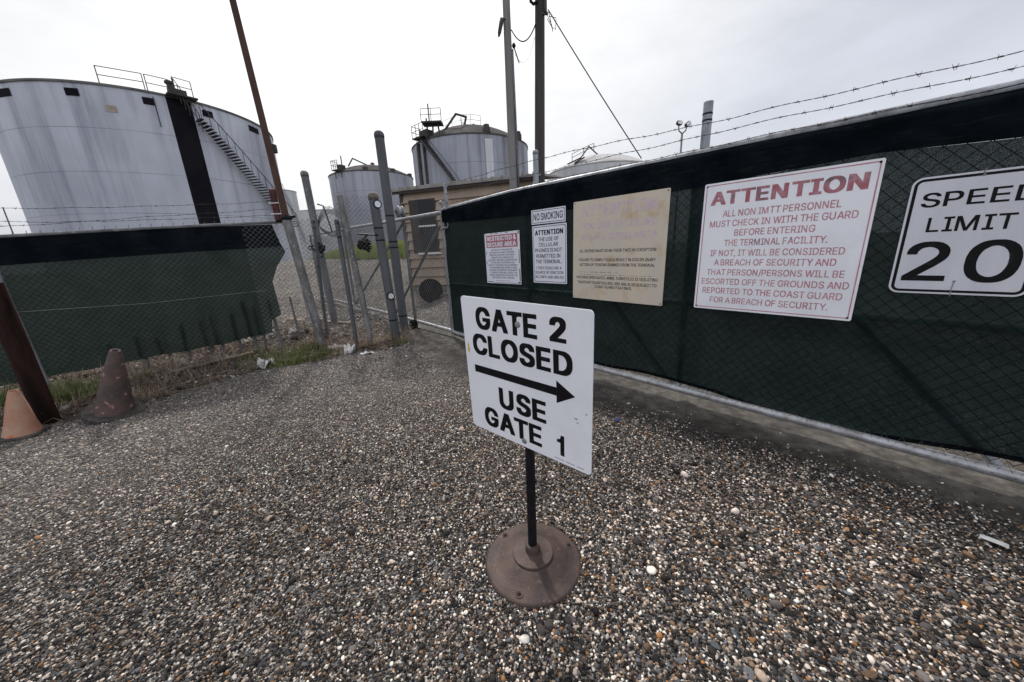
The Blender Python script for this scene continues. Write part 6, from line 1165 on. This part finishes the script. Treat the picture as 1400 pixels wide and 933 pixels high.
# domed tank in the middle distance
D2, R2, H2 = 57.0, 5.65, 12.2
t2, c2 = tank('grey domed storage tank between the pipe posts, left of the streaked tank', -19.4, D2, R2, H2, 1.6, T2m, roofA)
def fit(parent, c, Rd, H, az, sc=1.0):
    p, nn, _ = on_shell(c, Rd, az, 0.2); tg = Vector((-nn.y, nn.x, 0)); rt_ = Matrix((tg, nn, Vector((0, 0, 1)))).transposed(); z = Vector((0, 0, H))
    mb = MB(); mb.box(p + z + Vector((0, 0, 0.1)), (1.7 * sc, 1.0, 0.10), rt_); mb.box(p + z - nn * 0.6 + Vector((0, 0, 0.5)), (1.0 * sc, 0.8, 0.7), rt_)
    mb.tube([p + z - nn * 0.6 + tg * 0.2, p + z - nn * 0.6 + tg * 0.2 + Vector((0, 0, 1.9))], 0.07, 8)
    mb.tube([p + z - nn * 0.6 - tg * 0.4, p + z - nn * 1.2 - tg * 1.0 + Vector((0, 0, 1.0))], 0.12, 8)
    for q in (-1, 1): mb.tube([p + z + tg * 0.8 * sc * q + Vector((0, 0, -0.8)), p + z + tg * 0.8 * sc * q], 0.05, 6)
    mb.build('valve_platform', M['deck'], parent)
    mb = MB(); railing(mb, [p + z + tg * 0.85 * sc * q + nn * 0.45 + Vector((0, 0, 0.1)) for q in (-1, -0.3, 0.3, 1)], 1.1, 0.03); railing(mb, [p + z - tg * 0.85 * sc + nn * q + Vector((0, 0, 0.1)) for q in (0.45, -0.5)], 1.1, 0.03); mb.build('platform_railing', M['deck'], parent)
fit(t2, c2, R2, H2, -23.6, 0.65)
def dome_z(Rd, dome, H, d): return H + 0.02 + dome * (1 - (d / Rd) ** 2)
mb = MB(); p, nn, _ = on_shell(c2, R2, -23.0, 0); mb.tube([p - nn * 1.0 + Vector((0, 0, H2 + 0.8)), p - nn * 2.0 + Vector((0, 0, H2 + 1.9)), c2 + Vector((-0.4, -0.6, H2 + 1.75)), c2 + Vector((0, -0.5, H2 + 1.6))], 0.09, 8); mb.lathe([(0.2, 0), (0.2, 0.35), (0.35, 0.4), (0.1, 0.6)], c2 + Vector((0.3, 0, H2 + 1.55)), 10); mb.build('roof_pipe', M['deck'], t2, 'auto')
for az in (-20.2, -16.3, -13.9):
    p, nn, _ = on_shell(c2, R2, az, -0.25); mb = MB(); mb.bevbox(p + Vector((0, 0, H2 + 0.22)), (0.55, 0.5, 0.45), 0.05); mb.build('roof_vent', M['deck'], t2)

# the streaked tank with the diagonal stair
D3, R3, H3 = 42.5, 6.33, 12.25
t3, c3 = tank('streaked grey storage tank with a diagonal stair, behind the tan shed', -4.85, D3, R3, H3, 2.2, T3m, roofA)
fit(t3, c3, R3, H3, -11.6, 1.05)
p, nn, _ = on_shell(c3, R3, -10.6, -0.5); tg = Vector((-nn.y, nn.x, 0))
mb = MB(); mb.box(p + Vector((0, 0, H3 + 1.3)), (1.9, 1.3, 0.12)); railing(mb, [p + Vector((-0.95, -0.6, H3 + 1.35)), p + Vector((0.0, -0.6, H3 + 1.35)), p + Vector((0.95, -0.6, H3 + 1.35))], 1.05, 0.03)
for q in (-0.7, 0.0, 0.7): mb.tube([p + Vector((q, -0.3, H3 - 0.2)), p + Vector((q * 0.7, 0, H3 + 1.3))], 0.08, 6)
mb.tube([p + Vector((-0.3, 0, H3 + 1.3)), p + Vector((-0.3, 0, H3 + 3.0))], 0.06, 6); mb.build('upper_platform', M['deck'], t3)
mb = MB(); q0 = p + Vector((0.9, 0.3, H3 + 0.6)); mb.tube([q0, q0 + Vector((1.3, 0.6, 1.75)), q0 + Vector((2.2, 1.5, 1.75)), c3 + Vector((-0.4, -0.6, H3 + 2.5)), c3 + Vector((0.2, -0.5, H3 + 2.2))], 0.11, 8); mb.lathe([(0.25, 0), (0.25, 0.3), (0.4, 0.35), (0.12, 0.6)], c3 + Vector((0.5, 0, H3 + 2.1)), 12)
for f_ in (0.3, 0.65): qq = (q0 + Vector((1.6, 0.8, 1.75))).lerp(c3 + Vector((-0.4, -0.6, H3 + 2.4)), f_); mb.tube([qq - Vector((0, 0, 0.9)), qq], 0.04, 6)
mb.build('roof_pipe', M['deck'], t3, 'auto')
mb = MB()
railing(mb, [c3 + Vector((x, -2.2 + 0.25 * abs(x), dome_z(R3, 2.2, H3, math.hypot(x, 2.2)))) for x in (-2.6, -1.6, -0.6, 0.4, 1.4)], 1.0, 0.022)
mb.build('roof_railing', M['galv'], t3)
for az in (-2.2, 2.6):
    p, nn, _ = on_shell(c3, R3, az, -0.2); mb = MB(); mb.bevbox(p + Vector((0, 0, H3 + 0.25)), (0.7, 0.6, 0.55), 0.06); mb.lathe([(0.28, 0.4), (0.28, 0.65), (0.05, 0.75)], p + Vector((0, 0, H3 + 0.1)), 10); mb.build('roof_vent', M['deck'], t3)
mb = MB(); hr = []
for k in range(34):
    f_ = k / 33; az = -11.2 + f_ * 6.9; p, nn, _ = on_shell(c3, R3, az, 0.4); z = H3 - 0.3 - f_ * 7.2; tg = Vector((-nn.y, nn.x, 0))
    mb.box(p + Vector((0, 0, z)), (0.32, 0.7, 0.05), Matrix((tg, nn, Vector((0, 0, 1)))).transposed()); hr.append(p + nn * 0.34 + Vector((0, 0, z)))
mb.tube(hr, 0.11, 6)
sr = mb.build('stair', M['deck'], t3); mb = MB(); mb.tube([q + Vector((0, 0, 0.95)) for q in hr], 0.03, 6); mb.build('handrail', M['deck'], sr)
for az, w_ in ((-12.35, 0.42), (-11.55, 0.28)):
    p, nn, _ = on_shell(c3, R3, az, 0.12); mb = MB(); mb.tube([p, p + Vector((0, 0, H3 - 0.2))], w_ * 0.5, 10); mb.build('downpipe', M['deck'], t3, True)
mb = MB(); p, nn, _ = on_shell(c3, R3, -2.1, 0.06); mb.box(p + Vector((0, 0, H3 / 2 - 0.2)), (0.75, 0.06, H3 - 0.6), Matrix((Vector((-nn.y, nn.x, 0)), nn, Vector((0, 0, 1)))).transposed()); mb.build('weld_strip', T4m, t3)

# domes that only show over the fences
t4, c4_ = tank('pale domed tank whose roof shows above the gate screen right of the utility pole', 14.2, 56.0, 7.4, 11.6, 2.2, T4m, roofB)
p, nn, _ = on_shell(c4_, 7.4, 11.2, -0.6)
mb = MB(); railing(mb, [p + Vector((-1.0, 0, 12.1)), p + Vector((0.6, 0.6, 12.9)), p + Vector((2.2, 1.8, 13.7))], 0.9, 0.035); mb.tube([p + Vector((-1.6, -0.2, 11.8)), p + Vector((0.2, 0.4, 12.6)), p + Vector((1.6, 2.0, 14.3)), c4_ + Vector((-0.5, -0.4, 14.2)), c4_ + Vector((0.3, 0, 13.8))], 0.09, 8); mb.box(p + Vector((0, 0.3, 12.3)), (1.4, 0.6, 0.12), Matrix.Rotation(-0.45, 3, 'Y')); mb.build('roof_walkway', M['deck'], t4)
t5, c5 = tank('slim white tank just right of the rusty pole', -31.1, 70.0, 2.2, 12.2, 0.35, T4m, roofB)
mb = MB(); hr = []
for k in range(24):
    f_ = k / 23; p, nn, _ = on_shell(c5, 2.2, -30.8 + 1.3 * f_, 0.3); hr.append(p + Vector((0, 0, 12.0 - 8 * f_)))
mb.tube(hr, 0.08, 6); mb.tube([q + Vector((0, 0, 1.0)) for q in hr], 0.05, 6); mb.build('stair', M['galv'], t5)
t6, c6 = tank('low broad white tank beyond the fence corner, left of the grey domed tank', -25.6, 80.0, 7.2, 9.9, 0.1, T4m, roofB)

# ------------------------------------------------------------------ litter and boards
def scrap(name, label, cat, c, sx, sy, sz, m, rz=0.0, seed=1, flat=False):
    c = Vector((c[0], c[1], gz1(c[0], c[1]) + (c[2] if len(c) > 2 else 0)))
    def f(u, v):
        x = (u - 0.5) * sx; y = (v - 0.5) * sy
        h = sz * (0.5 + 0.9 * noise.noise(Vector((u * 2.6, v * 2.6, seed * 3.1))) + 0.5 * noise.noise(Vector((u * 6, v * 6, seed)))) * (1 if not flat else 0.3)
        e = 1 + 0.25 * noise.noise(Vector((u * 3 + seed, v * 3, 2)))
        x, y = x * e, y * e
        return (c.x + x * math.cos(rz) - y * math.sin(rz), c.y + x * math.sin(rz) + y * math.cos(rz), c.z + max(h, 0.003))
    mb = MB(); mb.grid(f, 12, 10); n_ = len(mb.v)
    o = mb.build(name, m, None, False, base=c); md = o.modifiers.new('thickness', 'SOLIDIFY'); md.thickness = 0.0025
    tag(o, label, cat)
scrap('plastic_scrap', 'crumpled white plastic scrap at the foot of the leaning grey post', 'litter', (-2.62, 5.33), 0.17, 0.15, 0.13, M['plastic_white'], 0.4, 2)
scrap('plastic_scrap', 'crumpled white bag lying in the weeds in front of the left screen', 'litter', (-3.60, 4.80), 0.22, 0.15, 0.13, M['plastic_white'], 0.9, 3)
scrap('plastic_scrap', 'flat torn white scrap on the gravel edge, left of the gauged post', 'litter', (-2.30, 5.22), 0.20, 0.09, 0.04, M['plastic_white'], 0.2, 5)
scrap('plastic_scrap', 'small white scrap under the right end of the left screen', 'litter', (-3.72, 5.72), 0.12, 0.1, 0.1, M['plastic_white'], 0.2, 7)
scrap('plastic_scrap', 'white scrap beside the grey broken slab in the weeds', 'litter', (-2.92, 5.52), 0.14, 0.09, 0.06, M['plastic_white'], 0.6, 8)
scrap('plastic_scrap', 'small white ball of plastic behind the stakes under the left screen', 'litter', (-4.25, 5.35), 0.12, 0.12, 0.11, M['plastic_white'], 0.6, 9)
o_ = None
mb = MB(); cx, cy = 2.30, 1.33; a = 0.56; ex_v = Vector((math.sin(R(146)), math.cos(R(146)), 0)); ey_v = Vector((-ex_v.y, ex_v.x, 0)); c = Vector((cx, cy, 0.018))
V = []
for i, u in enumerate((-0.5, -0.17, 0.17, 0.5)):
    for w in (-0.5, 0.5): V.append(c + ex_v * u * 0.085 + ey_v * w * 0.036 + Vector((0, 0, 0.002 * (1 - 4 * u * u) + 0.004)))
mb.add(V, [(0, 2, 3, 1), (2, 4, 5, 3), (4, 6, 7, 5)]); o = mb.build('paper_strip', M['plastic_white'], None, base=(cx, cy, 0)); md = o.modifiers.new('thickness', 'SOLIDIFY'); md.thickness = 0.002; tag(o, 'narrow white strip lying on the gravel near the right edge below the gate', 'litter')
scrap('plastic_scrap', 'small blue scrap on the dark ground right of the portable sign', 'litter', (0.89, 2.70, 0.01), 0.06, 0.02, 0.02, M['plastic_blue'], 0.1, 4)
def plank(label, p0, p1, w, th, m=None):
    p0, p1 = Vector(p0), Vector(p1); p0.z += gz1(p0.x, p0.y); p1.z += gz1(p1.x, p1.y)
    d = (p1 - p0); L = d.length; d.normalize(); s_ = d.cross(Vector((0, 0, 1))).normalized(); u_ = s_.cross(d)
    mb = MB(); mb.bevbox((p0 + p1) / 2, (L, w, th), 0.006, Matrix((d, s_, u_)).transposed()); o = mb.build('board', m or M['board'], None, base=(p0 + p1) / 2); tag(o, label, 'board')
plank('long weathered board lying in the weeds under the left screen', (-4.55, 4.35, 0.03), (-3.95, 5.05, 0.03), 0.07, 0.03)
plank('short grey board at the gravel edge in front of the grass', (-3.32, 4.98, 0.03), (-2.95, 5.22, 0.05), 0.10, 0.025)
plank('tan board lying below the gate rail behind the fence corner', (-4.6, 7.0, 0.06), (-3.4, 7.15, 0.06), 0.16, 0.04)
plank('thin dark stick leaning in the litter beside the gauged post', (-2.55, 5.45, 0.02), (-2.0, 5.75, 0.10), 0.03, 0.02, M['wood'])
plank('grey broken slab lying flat in the litter by the leaning post', (-3.02, 5.42, 0.02), (-2.72, 5.55, 0.03), 0.17, 0.04, plain('broken slab', (0.34, 0.32, 0.30), 0.9, 0.0, (0.2, 0.18, 0.17), 12))
# slabs of slate on the gravel
# ------------------------------------------------------------------ weeds (stuff)
def blades(name, spots, m, hmin, hmax, w, lean):
    mb = MB(); V = []; F = []
    for (x, y, n_, rad, hs) in spots:
        for i in range(n_):
            a = random.uniform(0, 2 * PI); q = rad * math.sqrt(random.random()); px, py = x + q * math.cos(a), y + q * math.sin(a)
            h = random.uniform(hmin, hmax) * hs; b = random.uniform(0, 2 * PI); ln = random.uniform(0.1, lean) * h
            z = gz1(px, py) - 0.01; wx, wy = w * math.cos(b + 1.57), w * math.sin(b + 1.57); k = len(V)
            dx, dy = ln * math.cos(b), ln * math.sin(b)
            V += [(px - wx, py - wy, z), (px + wx, py + wy, z), (px + dx * 0.35 + wx * 0.8, py + dy * 0.35 + wy * 0.8, z + h * 0.55), (px + dx * 0.35 - wx * 0.8, py + dy * 0.35 - wy * 0.8, z + h * 0.55), (px + dx, py + dy, z + h * (1 - 0.25 * ln / h))]
            F += [(k, k + 1, k + 2, k + 3), (k + 3, k + 2, k + 4)]
    mb.v = V; mb.f = F; o = mb.build(name, m, None); o['kind'] = 'stuff'; return o
def leaf(name, col, col2):
    m = plain(name, col, 0.7, 0.0, col2, 3.5, 0.4, 0.6); return m
M['grass'] = leaf('green grass', (0.10, 0.145, 0.035), (0.17, 0.17, 0.065)); M['straw'] = leaf('dry straw', (0.30, 0.23, 0.165), (0.12, 0.078, 0.058)); M['levee'] = leaf('levee grass', (0.24, 0.31, 0.05), (0.30, 0.33, 0.09))
sp1 = []
for (t_, w_, n_, rad, hs) in ((-0.35, -0.55, 700, 0.32, 1.25), (-0.9, -0.5, 700, 0.38, 1.35), (0.22, -0.55, 420, 0.25, 0.85), (0.52, -0.45, 420, 0.25, 0.8), (0.8, -0.3, 250, 0.2, 0.6), (-1.6, -0.3, 600, 0.5, 1.3), (0.0, -0.2, 300, 0.3, 0.9)):
    p = TF(t_, -w_, 0); sp1.append((p.x, p.y, n_, rad, hs))
for (x, y, n_, rad, hs) in ((-3.42, 5.0, 700, 0.30, 0.75), (-3.15, 5.12, 600, 0.26, 0.75), (-3.8, 4.95, 350, 0.28, 0.65), (-2.95, 5.25, 220, 0.2, 0.6), (-1.98, 5.80, 160, 0.16, 0.6)): sp1.append((x, y, n_, rad, hs))
blades('grass', sp1, M['grass'], 0.08, 0.26, 0.0032, 0.7)
sp2 = []
for i in range(1000):
    t_ = random.uniform(-1.5, 4.3); w_ = random.uniform(-1.2, 1.6); p = TF(t_, -w_, 0); d_ = float(edge_d(np.array(p.x), np.array(p.y))[0])
    if d_ > 0.05: sp2.append((p.x, p.y, random.choice((3, 5, 9)), random.uniform(0.05, 0.2), random.choice((0.5, 0.8, 1.0, 1.5))))
for (x, y, rad) in ((-2.62, 5.62, 0.28), (-2.35, 5.72, 0.28), (-2.05, 5.85, 0.25), (-3.0, 5.55, 0.3), (-3.3, 5.5, 0.3), (-2.15, 6.3, 0.25), (-4.4, 4.55, 0.35), (-4.6, 4.0, 0.3), (-4.35, 3.75, 0.2), (-4.9, 4.4, 0.3)):
    sp2.append((x, y, 240, rad, random.uniform(0.7, 1.15)))
blades('dry_weeds', sp2, M['straw'], 0.06, 0.27, 0.0026, 1.9)
mb = MB()
for i in range(1100):                                      # dead twigs strewn flat
    t_ = random.uniform(-1.2, 4.4); w_ = random.uniform(-1.3, 1.4); p = TF(t_, -w_, 0); d_ = float(edge_d(np.array(p.x), np.array(p.y))[0])
    if d_ < 0.0: continue
    a = random.uniform(0, 6.28); L_ = random.uniform(0.1, 0.45); b_ = Vector((math.cos(a), math.sin(a), 0)); p.z = gz1(p.x, p.y) + 0.015
    q_ = p + b_ * L_; q_.z = gz1(q_.x, q_.y) + random.uniform(0.01, 0.10); mid = p.lerp(q_, 0.5) + Vector((random.uniform(-0.03, 0.03), random.uniform(-0.03, 0.03), random.uniform(0.0, 0.05)))
    mb.tube([p, mid, q_], random.uniform(0.0012, 0.0032), 5)
o = mb.build('dead_twigs', M['straw'], None); o['kind'] = 'stuff'
sp3 = []
for i in range(900):                                      # grass on the crest of the bank
    az = random.uniform(-34, -14.2); r_ = 3.203 + 4.75 + random.uniform(0.0, 1.6)
    dn = -(math.sin(R(az)) * n_g.x + math.cos(R(az)) * n_g.y); dist = r_ / dn if dn > 0.05 else 0
    if 8 < dist < 38: sp3.append((math.sin(R(az)) * dist, math.cos(R(az)) * dist, 26, 0.35, 1.0))
blades('levee_grass', sp3, M['levee'], 0.45, 0.95, 0.012, 0.35)
